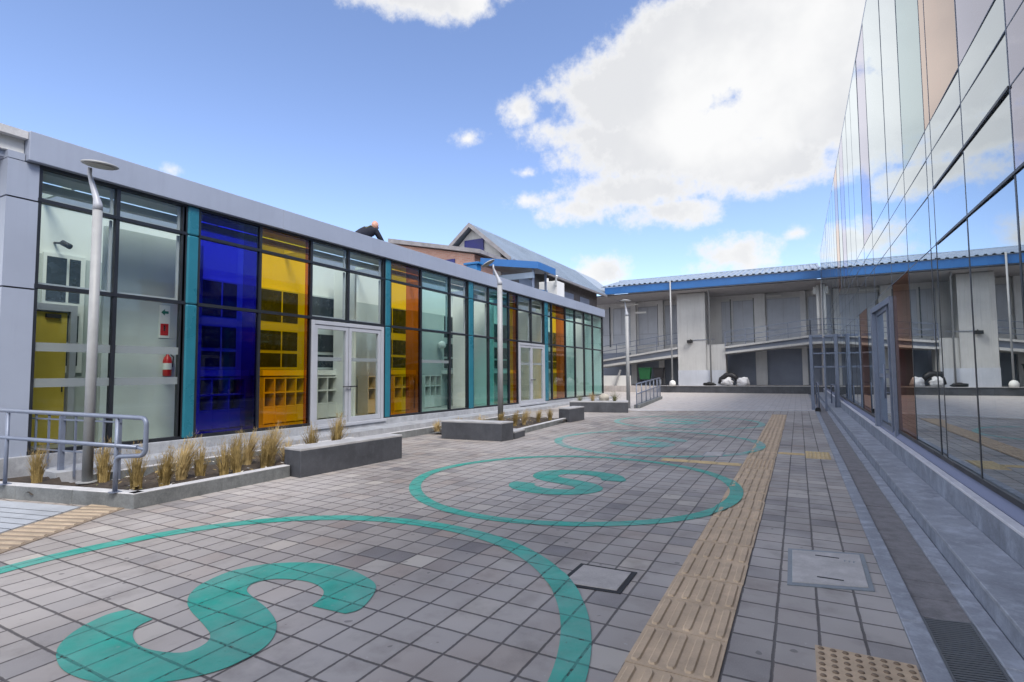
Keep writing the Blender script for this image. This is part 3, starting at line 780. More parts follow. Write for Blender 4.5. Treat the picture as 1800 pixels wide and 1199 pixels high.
m = MB().use('alu_dark'); m.tube([(PB+.01, 4.62, 3.95), (PB+.35, 4.62, 3.9)], .02, 8); m.tube([(PB+.3, 4.62, 3.92), (PB+.42, 4.70, 3.84)], .05, 10)
tag(m.done('wall_spotlight', origin=(PB+.1, 4.62, 3.9)), 'small dark spotlight on the white wall behind the first pane', 'lamp')
# yellow inner door
t = thing('yellow_door', 'yellow inner door with silver frame behind the first clear pane', 'door', (PB+.1, 4.6, .26))
m = MB().use('alu_frame'); m.box(PB+.001, PB+.16, 4.22, 4.30, .26, 2.80); m.box(PB+.001, PB+.16, 4.86, 4.96, .26, 2.80); m.box(PB+.001, PB+.16, 4.30, 4.86, 2.68, 2.80); m.done('frame', t)
m = MB().use('yellow_door'); m.box(PB+.03, PB+.09, 4.31, 4.83, .265, 2.66); lf = m.done('leaf', t)
m = MB().use('rubber'); m.box(PB+.092, PB+.14, 4.5, 4.72, 2.55, 2.62); m.tube([(PB+.12, 4.78, 1.2), (PB+.12, 4.78, 1.38)], .012); m.done('door_closer', t)
# extinguisher and its sign
ex = -10.90
t = thing('fire_extinguisher', 'red fire extinguisher hanging on the grey partition behind the second clear pane', 'fire extinguisher', (ex, 6.04, 1.5))
m = MB().use('red'); m.lathe((ex+.03, 6.04, 1.47), [(.06, 0), (.075, .02), (.078, .30), (.06, .37), (.028, .40), (.028, .43)], 20); m.done('cylinder', t)
m = MB().use('sign_white'); m.lathe((ex+.03, 6.04, 1.60), [(.0792, 0), (.0795, .005), (.0795, .12), (.0792, .125)], 20); m.done('printed_label', t)
m = MB().use('rubber'); m.box(ex-.0, ex+.05, 6.0, 6.08, 1.90, 1.94); m.box(ex+.0, ex+.14, 6.03, 6.05, 1.935, 1.955); m.tube([(ex+.03, 6.08, 1.91), (ex+.05, 6.14, 1.85), (ex+.05, 6.13, 1.65)], .011); m.box(-10.949, ex, 6.02, 6.06, 1.75, 1.8); m.done('valve', t)
t = thing('safety_sign', 'green over red fire safety sign above the extinguisher', 'sign', (-10.94, 6.0, 2.2))
m = MB().use('sign_white'); m.box(-10.949, -10.935, 5.90, 6.10, 2.22, 2.86); m.done('board', t)
m = MB().use('green_sign'); m.prism([(5.93, 2.72), (6.0, 2.66), (6.0, 2.70), (6.07, 2.70), (6.07, 2.75), (6.0, 2.75), (6.0, 2.79)], 0, .002)
for v in m.b.verts: v.co = Vector((-10.934+v.co.z, v.co.x, v.co.y))
m.done('arrow', t)
m = MB().use('red'); m.box(-10.9348, -10.933, 5.925, 6.075, 2.27, 2.50); m.use('rubber'); m.box(-10.9328, -10.931, 5.985, 6.015, 2.36, 2.47); m.done('red_symbol', t)
t = thing('notice_board', 'yellow poster inside the far glass door of the pavilion', 'poster', (-11.9, 23.5, 1.0))
m = MB().use('yellow_door'); m.box(PB+.001, PB+.03, 23.35, 23.98, .8, 2.5); m.done('sheet', t)

# walkway in front of the pavilion
m = MB().use('concrete_light'); y = 3.6
while y < 29.3:
    ye = min(y+2.2, 29.3); m.box(-9.738, -9.05, y+.004, ye-.004, -.05, .16-.003*(y-3.5)); y = ye
tag(m.done('path'), 'pale concrete walkway along the pavilion', None, None, 'structure')

# ------------------------------------------------------------------ planting beds, kerbs, benches
def kerb(label, pts, w=.14, h=.17, z0=-.05):
    m = MB()
    for (a, b) in zip(pts, pts[1:]):
        a, b = Vector((*a, 0)), Vector((*b, 0)); d = (b-a).normalized(); n_ = Vector((-d.y, d.x, 0))*w
        L = (b-a).length; k = max(1, round(L/1.0))
        for i in range(k):
            p, q = a+d*(L*i/k+.002), a+d*(L*(i+1)/k-.002)
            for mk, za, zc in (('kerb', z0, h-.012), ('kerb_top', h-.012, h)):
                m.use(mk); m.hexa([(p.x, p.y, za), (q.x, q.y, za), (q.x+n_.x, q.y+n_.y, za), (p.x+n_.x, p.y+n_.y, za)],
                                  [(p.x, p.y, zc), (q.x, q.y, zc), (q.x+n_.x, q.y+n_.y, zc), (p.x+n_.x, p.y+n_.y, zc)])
    return tag(m.done('planter_kerb', origin=(*pts[0], 0), bevel=.006), label, 'kerb')
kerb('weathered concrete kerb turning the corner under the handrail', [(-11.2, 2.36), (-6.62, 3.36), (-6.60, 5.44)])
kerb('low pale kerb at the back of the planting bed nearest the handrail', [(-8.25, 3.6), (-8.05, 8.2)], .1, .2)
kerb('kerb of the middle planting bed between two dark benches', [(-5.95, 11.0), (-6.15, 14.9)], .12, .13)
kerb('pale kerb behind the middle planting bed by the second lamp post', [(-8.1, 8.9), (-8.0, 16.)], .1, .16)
m = MB().use('soil')
def soilbed(x0, x1, y0, y1, z):
    n = 18; k = max(4, int((y1-y0)*6)); V = [[m.b.verts.new((x0+(x1-x0)*i/n, y0+(y1-y0)*j/k, z+.05*mnoise.noise(Vector((i*.9, j*.9, x0)))+.03*mnoise.noise(Vector((i*2.3, j*2.1, 4))))) for j in range(k+1)] for i in range(n+1)]
    for i in range(n):
        for j in range(k): f = m.b.faces.new([V[i][j], V[i+1][j], V[i+1][j+1], V[i][j+1]]); f.smooth = True
soilbed(-8.14, -6.72, 3.42, 8.1, .10); soilbed(-9.6, -8.14, 3.0, 3.6, .08); soilbed(-8.0, -6.1, 10.7, 15.4, .07)
tag(m.done('soil', recalc=False), 'dark soil of the planting beds', None, None, 'stuff')

m = MB(); rl = random.Random(31)
for k in range(420):
    bx_ = rl.random()
    if bx_ < .62: x, y, z = rl.uniform(-8.1, -6.76), rl.uniform(3.45, 8.0), .155
    else: x, y, z = rl.uniform(-7.9, -6.2), rl.uniform(10.75, 15.3), .125
    s_ = rl.uniform(.012, .04); a = rl.uniform(0, 6.28); m.use(rl.choice(['straw', 'straw2', 'stone', 'leaf', 'granite_top']))
    u = Vector((math.cos(a), math.sin(a), rl.uniform(-.3, .5)))*s_; v = Vector((-math.sin(a), math.cos(a), rl.uniform(-.2, .4)))*s_*.5
    c = Vector((x, y, z)); m.face([c-u, c-v, c+u, c+v])
tag(m.done('leaf_litter', recalc=False), 'dead leaves and pale chips on the soil of the beds', None, None, 'stuff')

def bench(label, poly, h, cat='stone bench', nm='stone_bench'):
    cx = sum(p[0] for p in poly)/len(poly); cy = sum(p[1] for p in poly)/len(poly)
    t = thing(nm, label, cat, (cx, cy, 0), 'dark granite block benches')
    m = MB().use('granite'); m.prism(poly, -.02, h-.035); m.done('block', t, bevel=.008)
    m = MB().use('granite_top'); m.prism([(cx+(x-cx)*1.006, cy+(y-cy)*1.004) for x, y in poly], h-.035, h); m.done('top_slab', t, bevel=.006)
    return t
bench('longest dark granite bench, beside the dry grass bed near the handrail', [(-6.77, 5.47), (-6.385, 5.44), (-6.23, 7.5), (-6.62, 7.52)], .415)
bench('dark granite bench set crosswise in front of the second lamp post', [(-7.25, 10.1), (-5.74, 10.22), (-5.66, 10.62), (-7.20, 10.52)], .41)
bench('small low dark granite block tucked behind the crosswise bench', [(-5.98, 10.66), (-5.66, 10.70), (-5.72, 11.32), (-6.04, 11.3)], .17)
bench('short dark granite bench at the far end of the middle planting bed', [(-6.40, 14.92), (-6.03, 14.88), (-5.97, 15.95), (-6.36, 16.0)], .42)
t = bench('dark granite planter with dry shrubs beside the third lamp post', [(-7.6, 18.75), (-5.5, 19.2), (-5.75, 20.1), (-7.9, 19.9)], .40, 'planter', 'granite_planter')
del t['group']

# dry grasses
def tuft_mesh(nm, n, h, spread, mk, lean=(0, 0), seed=1):
    rnd = random.Random(seed); m = MB().use(mk)
    for _ in range(n):
        a = rnd.uniform(0, 6.28); r0 = rnd.uniform(0, .05); H_ = h*rnd.uniform(.45, 1.08); sp = spread*rnd.uniform(.1, 1.)**1.2
        b = Vector((r0*math.cos(a), r0*math.sin(a), -.02)); dr = Vector((math.cos(a+rnd.uniform(-.5, .5)), math.sin(a+rnd.uniform(-.5, .5)), 0))
        w = rnd.uniform(.003, .0065); sd = Vector((-dr.y, dr.x, 0)).lerp(dr, rnd.uniform(-.6, .6)).normalized(); prev = None; K = 5
        ln = Vector((lean[0], lean[1], 0))
        for k in range(K+1):
            f = k/K; c = b+dr*sp*f**2.0+ln*f*f*H_+Vector((0, 0, H_*(f-.22*f*f*(sp/spread))))
            ww = w*(1-.75*f)
            pr = (c-sd*ww, c+sd*ww)
            if prev: m.face([prev[0], prev[1], pr[1], pr[0]])
            prev = pr
        if rnd.random() < .5:      # feathery seed head
            tip = (prev[0]+prev[1])/2
            for q in range(3):
                o_ = Vector((rnd.uniform(-.03, .03), rnd.uniform(-.03, .03), rnd.uniform(.02, .07)))
                m.face([tip, tip+o_*.6+sd*.003, tip+o_])
    me_ob = m.done(nm, origin=(0, 0, 0), recalc=False); return me_ob
T_A = tuft_mesh('grass_tuft', 260, .46, .14, 'straw', (.05, .10), 3)
T_B = tuft_mesh('grass_tuft', 200, .40, .11, 'straw', (-.06, .03), 5)
T_C = tuft_mesh('grass_tuft', 220, .52, .16, 'straw2', (.08, .16), 8)
T_D = tuft_mesh('grass_tuft', 110, .24, .13, 'straw2', (0, .05), 11)
used = set()
def tuft(src, x, y, z, s, label, cat='dry grass'):
    if src.name not in used: o = src; used.add(src.name)
    else: o = src.copy(); COL.objects.link(o)
    o.location = (x, y, z); o.scale = (s*random.uniform(1.1, 1.3), s*random.uniform(1.1, 1.3), s*random.uniform(1.02, 1.35)*(1. if y < 8 else .75)); o.rotation_euler = (0, 0, random.uniform(-.5, .5))
    tag(o, label, cat, 'dry grass tufts in the planting beds')
T0 = 'dry straw grass tuft '
spots = [
 (T_B, -8.95, 3.35, .10, .9, T0+'left of the nearest lamp post, behind the handrail'),
 (T_B, -8.13, 3.75, .10, 1.0, T0+'just right of the nearest lamp post'),
 (T_B, -7.17, 3.66, .10, 1.0, T0+'under the rounded end of the handrail'),
 (T_A, -7.10, 3.95, .10, .95, T0+'standing alone just past the handrail end'),
 (T_C, -7.25, 4.25, .10, 1.02, 'tall feathery straw tuft in front of the teal post'),
 (T_B, -7.17, 4.45, .10, .95, T0+'hugging the tall feathery tuft on its right'),
 (T_B, -7.0, 4.68, .10, .92, T0+'nearest the kerb midway between handrail and bench'),
 (T_B, -6.98, 4.86, .10, .8, 'smaller straw tuft beside the kerb midway between handrail and bench'),
 (T_A, -7.4, 5.10, .10, .95, T0+'below the left edge of the blue pane'),
 (T_C, -7.55, 5.42, .10, .95, 'tall leaning straw tuft in front of the blue pane'),
 (T_A, -7.02, 5.33, .10, 1.05, 'bushy straw tuft against the near end of the longest bench'),
 (T_C, -7.22, 5.58, .10, .92, 'leaning straw tuft behind the near end of the longest bench'),
 (T_D, -7.3, 5.95, .11, 1.2, 'short green tinged tuft behind the longest bench, nearest its near end'),
 (T_B, -7.1, 6.28, .15, 1.2, T0+'behind the longest bench, below the yellow pane'),
 (T_A, -7.08, 6.78, .15, 1.1, T0+'behind the longest bench, below the glass door'),
 (T_D, -7.8, 10.7, .1, 1.3, 'pale tuft at the near left of the crosswise bench'),
 (T_D, -7.4, 11.0, .1, 1.5, 'pale tuft behind the left half of the crosswise bench'),
 (T_D, -7.0, 11.4, .1, 1.5, 'pale tuft behind the middle of the crosswise bench'),
 (T_A, -7.0, 12.4, .1, .9, T0+'at the left foot of the second lamp post'),
 (T_A, -6.62, 12.5, .1, .85, T0+'at the right foot of the second lamp post'),
 (T_C, -6.6, 13.0, .1, .8, 'bushy pale tuft in the middle of the bed past the second lamp post'),
 (T_A, -6.55, 13.8, .1, .85, T0+'in the middle bed, second last before the short bench'),
 (T_B, -6.5, 14.5, .1, .85, T0+'in the middle bed right before the short bench'),
]
for s_ in spots: tuft(*s_)
T_L = tuft_mesh('shrub', 150, .36, .30, 'leaf', (0, 0), 21)
T_L.location = (-6.1, 19.5, .38); tag(T_L, 'olive leafy shrub in the granite planter by the third lamp post', 'shrub')
o = tuft_mesh('shrub', 170, .34, .32, 'straw2', (0, 0), 23); o.location = (-6.9, 19.35, .38); tag(o, 'dry pale shrub in the middle of the granite planter', 'shrub')
o = tuft_mesh('shrub', 120, .22, .26, 'leaf', (0, 0), 25); o.location = (-7.4, 19.3, .38); tag(o, 'low olive shrub at the pavilion end of the granite planter', 'shrub')
m = MB().use('stone'); m.blob((-6.6, 19.75, .50), (.20, .16, .16), 3, .35); tag(m.done('rock', origin=(-6.6, 19.75, .4)), 'pale rough rock lying in the granite planter', 'rock')

# ------------------------------------------------------------------ lamp posts
def lamp_post(x, y, z, h, label, arm=(-.12, -.05), tilt=(R(8), R(10)), rz=0., first=None, headoff=(.05, .02), k=1.):
    t = thing('street_lamp', label, 'lamp post', (x, y, z), 'grey lamp posts on the plaza')
    m = MB().use('pole')
    m.tube([(x, y, z-.1), (x, y, z+h-.62)], [.077*k, .070*k], 18); m.done('pole', t)
    m = MB().use('pole')
    m.tube([(x, y, z+.0), (x, y, z+.02)], .12, 18); m.done('base_plate', t)
    m = MB().use('alu_frame')
    top = Vector((x, y, z+h-.62)); ax, ay = arm
    m.tube([top-Vector((0, 0, .02)), top+Vector((0, 0, .06)), top+Vector((ax*.16, ay*.16, .14)), top+Vector((ax*.6, ay*.6, .31)), top+Vector((ax, ay, .47)), top+Vector((ax, ay, .56))], [.074*k, .070*k, .052*k, .034, .026, .026], 14)
    m.done('neck', t)
    hc = top+Vector((ax+headoff[0], ay+headoff[1], .585)); mt = Matrix.Rotation(tilt[1], 4, 'Y') @ Matrix.Rotation(tilt[0], 4, 'X')
    m = MB().use('pole'); m.lathe(hc, [(.195, 0), (.21, .010), (.203, .024), (.15, .042), (.07, .056), (.02, .06)], 36, mt); hd = m.done('lamp_head', t)
    m = MB().use('lamp_under'); m.lathe(hc, [(.02, -.015), (.16, -.013), (.182, -.002)], 36, mt); m.done('diffuser', hd)
    return t
lamp_post(-8.25, 3.62, .1, 4.26, 'nearest tall grey lamp post, standing in the bed behind the handrail', (-.11, -.06), (R(2), R(7)), headoff=(.13, .06), k=.78)
lamp_post(-7.215, 12.8, .05, 4.50, 'second lamp post, beside the crosswise dark bench', (-.16, -.08), (R(14), R(-26)), headoff=(-.12, -.06))
lamp_post(-6.0, 21.0, .03, 4.33, 'farthest slim lamp post, by the ramp railing and granite planter', (-.05, -.02), (R(1), R(2)), headoff=(.02, .0))

# ------------------------------------------------------------------ handrail at left
t = thing('handrail', 'double tube handrail with rounded end on the kerb at the ramp', 'handrail', (-6.9, 3.31, .17))
A0, AD = Vector((-6.65, 3.36, 0)), Vector((-.9777, -.2099, 0))
def rp(s_, z): q = A0+AD*s_; return (q.x, q.y, z)
def arc(pts, rad=.09):
    out = [Vector(pts[0])]
    for i in range(1, len(pts)-1):
        p, a, b = Vector(pts[i]), Vector(pts[i-1]), Vector(pts[i+1])
        u, v = (a-p).normalized(), (b-p).normalized()
        for k in range(7):
            f = k/6; out.append((p+u*rad)*(1-f)**2+p*2*f*(1-f)+(p+v*rad)*f*f)
    out.append(Vector(pts[-1])); return out
m = MB().use('rail')
m.tube(arc([rp(4.5, 1.13), rp(-.17, 1.015), rp(-.17, .60), rp(.26, .572), rp(.26, .19)], .085), .025, 12); m.done('top_rail', t)
m = MB().use('rail'); m.tube([rp(4.5, .80), rp(-.05, .685)], .024, 12); m.tube([rp(-.05, .685), rp(-.17, .66)], .018, 10); m.done('lower_rail', t)
for s_ in (.26, 2.05, 3.6):
    m = MB().use('rail'); m.tube([rp(s_, .16), rp(s_, 1.0+.02*s_)], .021, 10); m.box(rp(s_, 0)[0]-.05, rp(s_, 0)[0]+.05, rp(s_, 0)[1]-.05, rp(s_, 0)[1]+.05, .17, .178); m.done('post', t)
# low bar fence behind
t = thing('bar_fence', 'low fence of thin grey bars with spiked tops behind the handrail', 'fence', (-8.6, 3.9, .1))
f0, fd = Vector((-8.15, 3.95, 0)), Vector((-.985, -.17, 0))
m = MB().use('rail')
for z in (.86, .42): m.bar(f0+Vector((0, 0, z)), f0+fd*3.0+Vector((0, 0, z+.03)), .018, .02)
m.done('crossbar', t)
for k in range(11):
    q = f0+fd*(.05+k*.28); m = MB().use('rail'); w = .012 if k % 4 else .03
    m.box(q.x-w, q.x+w, q.y-w, q.y+w, .08, .91+k*.003); m.use('alu_dark'); m.lathe((q.x, q.y, .91+k*.003), [(.022, 0), (.022, .03), (.004, .05)], 8); m.done('bar', t)

# ------------------------------------------------------------------ far railing by the third lamp
t = thing('ramp_railing', 'short grey ramp railing beside the third lamp post', 'railing', (-5.85, 22.5, .03))
pa, pb = Vector((-5.72, 21.2, .05)), Vector((-6.55, 29.0, .05))
m = MB().use('kerb'); m.bar(pa+Vector((0, 0, .04)), pb+Vector((0, 0, .04)), .22, .16); m.done('kerb_base', t)
for h in (.95, .55):
    m = MB().use('rail'); m.tube([pa+Vector((0, 0, h)), pb+Vector((0, 0, h+.15))], .026, 8); m.done('rail', t)
for k in range(7):
    q = pa.lerp(pb, k/6); m = MB().use('rail'); m.tube([q, q+Vector((0, 0, .95+.15*k/6))], .022, 8); m.done('post', t)
m = MB().use('rail')
for k in range(40):
    q = pa.lerp(pb, (k+.5)/40); m.box(q.x-.006, q.x+.006, q.y-.006, q.y+.006, .15, .6+.15*k/40)
m.done('infill_bars', t)

# portal frame by the glass building
t = thing('portal_frame', 'grey tube portal frame standing against the far end of the glass building', 'frame', (.85, 22.85, 0))
for x, w, zt in ((.44, .055, 2.82), (1.24, .06, 2.82), (.86, .035, 2.70)):
    m = MB().use('rail'); m.box(x-w, x+w, 22.85-w, 22.85+w, 0, zt); m.done('post', t, bevel=.01)
for z in (2.76, 2.12, 1.62):
    m = MB().use('rail'); h = .045 if z > 2.5 else .028
    for a, b in ((.44+.055, .86-.035), (.86+.035, 1.24-.06), (1.30, 1.41)): m.box(a, b, 22.85-.03, 22.85+.03, z-h, z+h)
    m.done('crossbeam', t)
m = MB().use('rail')
for a, b in (((.62, 22.6, 1.05), (.62, 25.4, 1.0)), ((1.15, 22.6, .95), (1.15, 25.4, .9))):
    m.tube(arc([(a[0], a[1], .1), a, b, (b[0], b[1], .1)], .12), .024, 8); m.tube([(a[0], a[1], .6), (b[0], b[1], .55)], .018, 8)
tag(m.done('step_handrail', origin=(.9, 24, 0)), 'pair of bent tube handrails just beyond the portal frame', 'handrail')
m = MB().use('rubber'); m.box(.49, .66, 22.3, 22.42, .006, .11); m.lathe((.575, 22.36, .11), [(.07, 0), (.06, .03), (.03, .04)], 14)
tag(m.done('rubber_stop', origin=(.57, 22.36, 0)), 'small black block on the ground at the end of the drain', 'stop block')

# ------------------------------------------------------------------ back building
Q = thing('blue_roofed_building', 'pale two storey building with blue fascia and corrugated roof closing the plaza', 'building', (-6, 40, 0))
XL, XR = -16.6, 1.412
YW = 42.2
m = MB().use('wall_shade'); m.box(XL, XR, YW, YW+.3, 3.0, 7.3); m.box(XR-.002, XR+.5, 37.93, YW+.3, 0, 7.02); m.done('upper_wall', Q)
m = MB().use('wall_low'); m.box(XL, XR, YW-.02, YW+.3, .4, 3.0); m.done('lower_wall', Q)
for (a, b) in ((-16.2, -14.9), (-14.6, -13.5), (-13.2, -11.75), (-11.1, -9.6), (-9.0, -7.7), (-4.9, -4.3), (-4.1, -2.75), (-1.85, .25), (.75, 1.35)):
    m = MB().use('wall_panel'); m.box(a, b, YW-.05, YW-.002, 3.6, 6.6); m.use('int_dark'); m.box(b, b+.07, YW-.06, YW-.002, 3.5, 6.75); p_ = m.done('wall_panel', Q); m = MB().use('alu_frame'); m.box(a, b, YW-.075, YW-.052, 4.42, 4.48); m.box(a, a+.05, YW-.075, YW-.052, 3.6, 6.6); m.box(a+.05, b, YW-.075, YW-.052, 6.55, 6.6); m.box((a+b)/2-.02, (a+b)/2+.02, YW-.074, YW-.052, 4.48, 6.55); m.done('window_frame', p_)
for (x, w) in ((-11.45, .42), (-9.3, .40), (-2.3, .72), (.42, .34)):
    m = MB().use('wall_shade'); m.box(x-w/2, x+w/2, YW-.35, YW-.06, .48, 7.0); m.done('pilaster', Q)
m = MB().use('wall_low')
for (a, b) in ((-4.3, -1.9), (-1.2, 1.3)): m.box(a, b, YW-.08, YW-.022, .7, 2.7)
m.done('lower_panel', Q)
m = MB().use('white_wall'); m.box(-7.5, -5.6, 39, 40.3, .48, 6.98); m.box(-5.6, -4.37, 39.15, 40.3, .48, 3.32)
m.box(-6.75, -6.35, 39.3, 40.0, 6.98, 7.12)
m.done('stair_pier', Q, bevel=.01)
m = MB().use('wall_panel'); m.box(-7.503, -4.367, 38.94, 38.998, .48, 1.55); m.done('pier_base_panel', Q)
def slab(xa, za, xb, zc, th, mk, y0, y1):
    m = MB().use(mk)
    m.hexa([(xa, y0, za-th), (xb, y0, zc-th), (xb, y1, zc-th), (xa, y1, za-th)], [(xa, y0, za), (xb, y0, zc), (xb, y1, zc), (xa, y1, za)]); return m
for args in ((-13.5, 2.34, -7.52, 3.21, .13), (-13.5, 1.96, -7.52, 2.69, .16), (-4.36, 3.16, .76, 3.74, .13), (-4.36, 2.79, .76, 3.31, .14), (.76, 3.74, XR, 3.76, .13), (.76, 3.31, XR, 3.32, .14)):
    slab(*args, 'white_wall', 39.0, 41.6).done('ramp_slab', Q)
for args in ((-13.5, 2.205, -7.52, 3.075, .37), (-4.36, 3.02, .76, 3.60, .36), (.76, 3.60, XR, 3.62, .36)):
    slab(*args, 'wall_low', 39.25, 41.6).done('ramp_beam', Q)
for (xa, za, xb, zc) in ((-13.5, 2.34, -7.52, 3.21), (-4.36, 3.16, .76, 3.74), (.76, 3.74, XR, 3.76)):
    gr = MB().use('rail')
    for h in (1.0, .62, .3): gr.bar((xa, 39.12, za+h), (xb, 39.12, zc+h), .035, .04)
    n = max(1, int((xb-xa)/1.25))
    for k in range(n+1):
        x = xa+(xb-xa)*k/n; z = za+(zc-za)*k/n; gr.box(x-.02, x+.02, 39.10, 39.14, z, z+1.0)
    gr.done('guardrail', Q)
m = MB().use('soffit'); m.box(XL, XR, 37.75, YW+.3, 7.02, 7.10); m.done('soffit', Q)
m = MB().use('blue_roof'); m.box(-12.35, XR, 37.6, 37.74, 7.14, 7.64); m.use('alu_dark'); m.box(-12.3, XR, 37.64, 37.72, 7.05, 7.10); m.done('fascia', Q, bevel=.01)
m = MB().use('roof_metal'); n = 300
prof = []
x = -12.6
while x < XR:
    prof += [(x, 0), (x+.16, 0), (x+.20, .07), (x+.32, .07)]; x += .37
for y0, y1, za, zc in ((37.52, 42.2, 7.70, 8.78),):
    top = [(min(a, XR), b) for a, b in prof]
    v0 = [m.b.verts.new((a, y0, za+b)) for a, b in top]; v1 = [m.b.verts.new((a, y1, zc+b)) for a, b in top]
    for i in range(len(top)-1):
        if top[i+1][0] > top[i][0]: m.b.faces.new([v0[i], v0[i+1], v1[i+1], v1[i]])
    w0 = [m.b.verts.new((a, y0, za+b-.03)) for a, b in top]
    for i in range(len(top)-1):
        if top[i+1][0] > top[i][0]: m.b.faces.new([w0[i+1], v0[i+1], v0[i], w0[i]][::-1])
m.use('roof_metal'); m.hexa([(-12.6, 37.6, 7.655), (XR, 37.6, 7.655), (XR, 42.2, 8.70), (-12.6, 42.2, 8.70)], [(-12.6, 37.6, 7.675), (XR, 37.6, 7.675), (XR, 42.2, 8.72), (-12.6, 42.2, 8.72)])
m.box(-12.6, XR, 42.1, 42.4, 8.7, 8.86)
m.use('roof_metal'); m.hexa([(-12.6, 42.4, 8.7), (XR, 42.4, 8.7), (XR, 47, 7.6), (-12.6, 47, 7.6)], [(-12.6, 42.4, 8.78), (XR, 42.4, 8.78), (XR, 47, 7.68), (-12.6, 47, 7.68)])
m.done('roof', Q)
for x in (-7.62, -5.30):
    m = MB().use('pole'); zt = 7.1; m.tube([(x, 38.85, .5), (x, 38.85, 6.75), (x+.02, 38.4, 7.05), (x+.02, 37.9, 7.1)] if x > -6 else [(x, 37.5, .50), (x, 37.5, 7.75)], .05, 10); m.done('downpipe', Q)
m = MB().use('white'); m.lathe((-7.62, 37.5, .48), [(.2, 0), (.22, .2), (.17, .33), (.06, .4)], 16); m.done('pipe_shoe', Q)
m = MB().use('rubber'); m.box(-6.82, -6.46, 38.74, 38.93, 3.46, 3.66); m.bar((-6.62, 38.93, 3.62), (-6.62, 39.02, 3.72), .05, .05); m.use('rail'); m.bar((-6.45, 38.97, 3.66), (-5.0, 38.97, 3.68), .03, .03); m.done('floodlight', Q)
m = MB().use('white'); m.box(1.0, 1.30, 39.3, 39.6, 6.4, 6.85); m.tube([(1.25, 39.2, 3.8), (1.25, 39.2, 6.95)], .09, 10); m.done('service_box', Q)
# lit-free tube lamp fittings under the soffit
m = MB().use('white'); m.box(-2.1, -.9, 41.9, 42.0, 6.72, 6.82); m.box(-12.0, -10.6, 40.2, 40.3, 6.55, 6.65); m.box(-10.8, -10.0, 40.2, 40.3, 5.9, 6.02); m.done('light_fitting', Q)

# terrace and dark plinth in front of it
t = thing('terrace_wall', 'dark granite terrace wall with pale coping at the foot of the far building', 'wall', (-4, 38.2, 0))
m = MB().use('granite'); m.box(-8.6, XR, 37.98, 38.22, -.02, .47); m.done('wall_face', t)
m = MB().use('granite_top'); m.box(-8.65, XR, 37.93, 38.3, .47, .505); m.done('coping', t)
m = MB().use('platform'); m.box(XL, XR, 38.3, YW, .0, .46); tag(m.done('terrace_floor'), 'paved terrace under the far building', None, None, 'structure')
m = MB().use('white'); m.box(-13.0, -10.9, 38.75, 38.95, .46, 1.2); tag(m.done('low_wall', origin=(-12, 38.8, .46)), 'low white wall left of the green bin', 'wall')
m = MB().use('pole'); m.bar((-11.95, 38.5, .46), (-11.55, 38.5, 1.62), .12, .12); m.bar((-12.0, 38.5, .46), (-11.9, 38.5, .5), .3, .06); tag(m.done('prop', origin=(-11.9, 38.5, .46)), 'slanting white post propped before the low white wall', 'post')
def binn(x, w, label, mk, nm):
    t = thing(nm, label, 'bin', (x, 38.9, .46))
    m = MB().use(mk); m.hexa([(x-w*.82, 38.75, .92), (x+w*.82, 38.75, .92), (x+w*.82, 39.2, .92), (x-w*.82, 39.2, .92)], [(x-w, 38.68, 1.70), (x+w, 38.68, 1.70), (x+w, 39.28, 1.70), (x-w, 39.28, 1.70)]); m.done('body', t, bevel=.02)
    m = MB().use(mk); m.box(x-w-.03, x+w+.03, 38.64, 39.32, 1.70, 1.76); m.done('lid', t, bevel=.015)
    for s_ in (-1, 1):
        m = MB().use('black_plastic'); m.box(x+s_*w*.72-.06, x+s_*w*.72+.06, 38.9, 39.02, .46, .93); m.done('leg', t)
binn(-9.85, .42, 'green plastic bin on legs under the far ramp', 'green_bin', 'green_bin')
binn(-8.85, .34, 'black bin on legs right of the green bin', 'black_plastic', 'black_bin')
# bags on the coping
m = MB().use('black_plastic')
pts = [(-4.72, 38.5, .62), (-4.62, 38.5, .95), (-4.3, 38.5, 1.20), (-3.95, 38.5, 1.22), (-3.7, 38.5, 1.05), (-3.62, 38.5, .85)]
m.tube(pts, [.12, .15, .17, .17, .15, .12], 12)
tag(m.done('black_bag', origin=(-4.2, 38.5, .5)), 'black bag arching over the small white sack on the terrace wall', 'bag')
m = MB().use('sack'); m.blob((-4.22, 38.35, .74), (.36, .25, .25), 5, .75, flat=.507); tag(m.done('white_sack', origin=(-4.2, 38.35, .5)), 'small creased white sack under the arching black bag', 'sack')
m = MB().use('sack'); m.blob((-3.28, 38.4, .76), (.38, .3, .30), 9, .6, flat=.507); tag(m.done('white_sack', origin=(-3.3, 38.4, .5)), 'round white sack right of the black bag on the terrace wall', 'sack')
m = MB().use('rubber'); m.blob((-5.35, 38.35, .60), (.40, .2, .14), 13, .25, flat=.507); tag(m.done('dark_bundle', origin=(-5.3, 38.4, .5)), 'flat dark bundle left of the arching black bag', 'bundle')

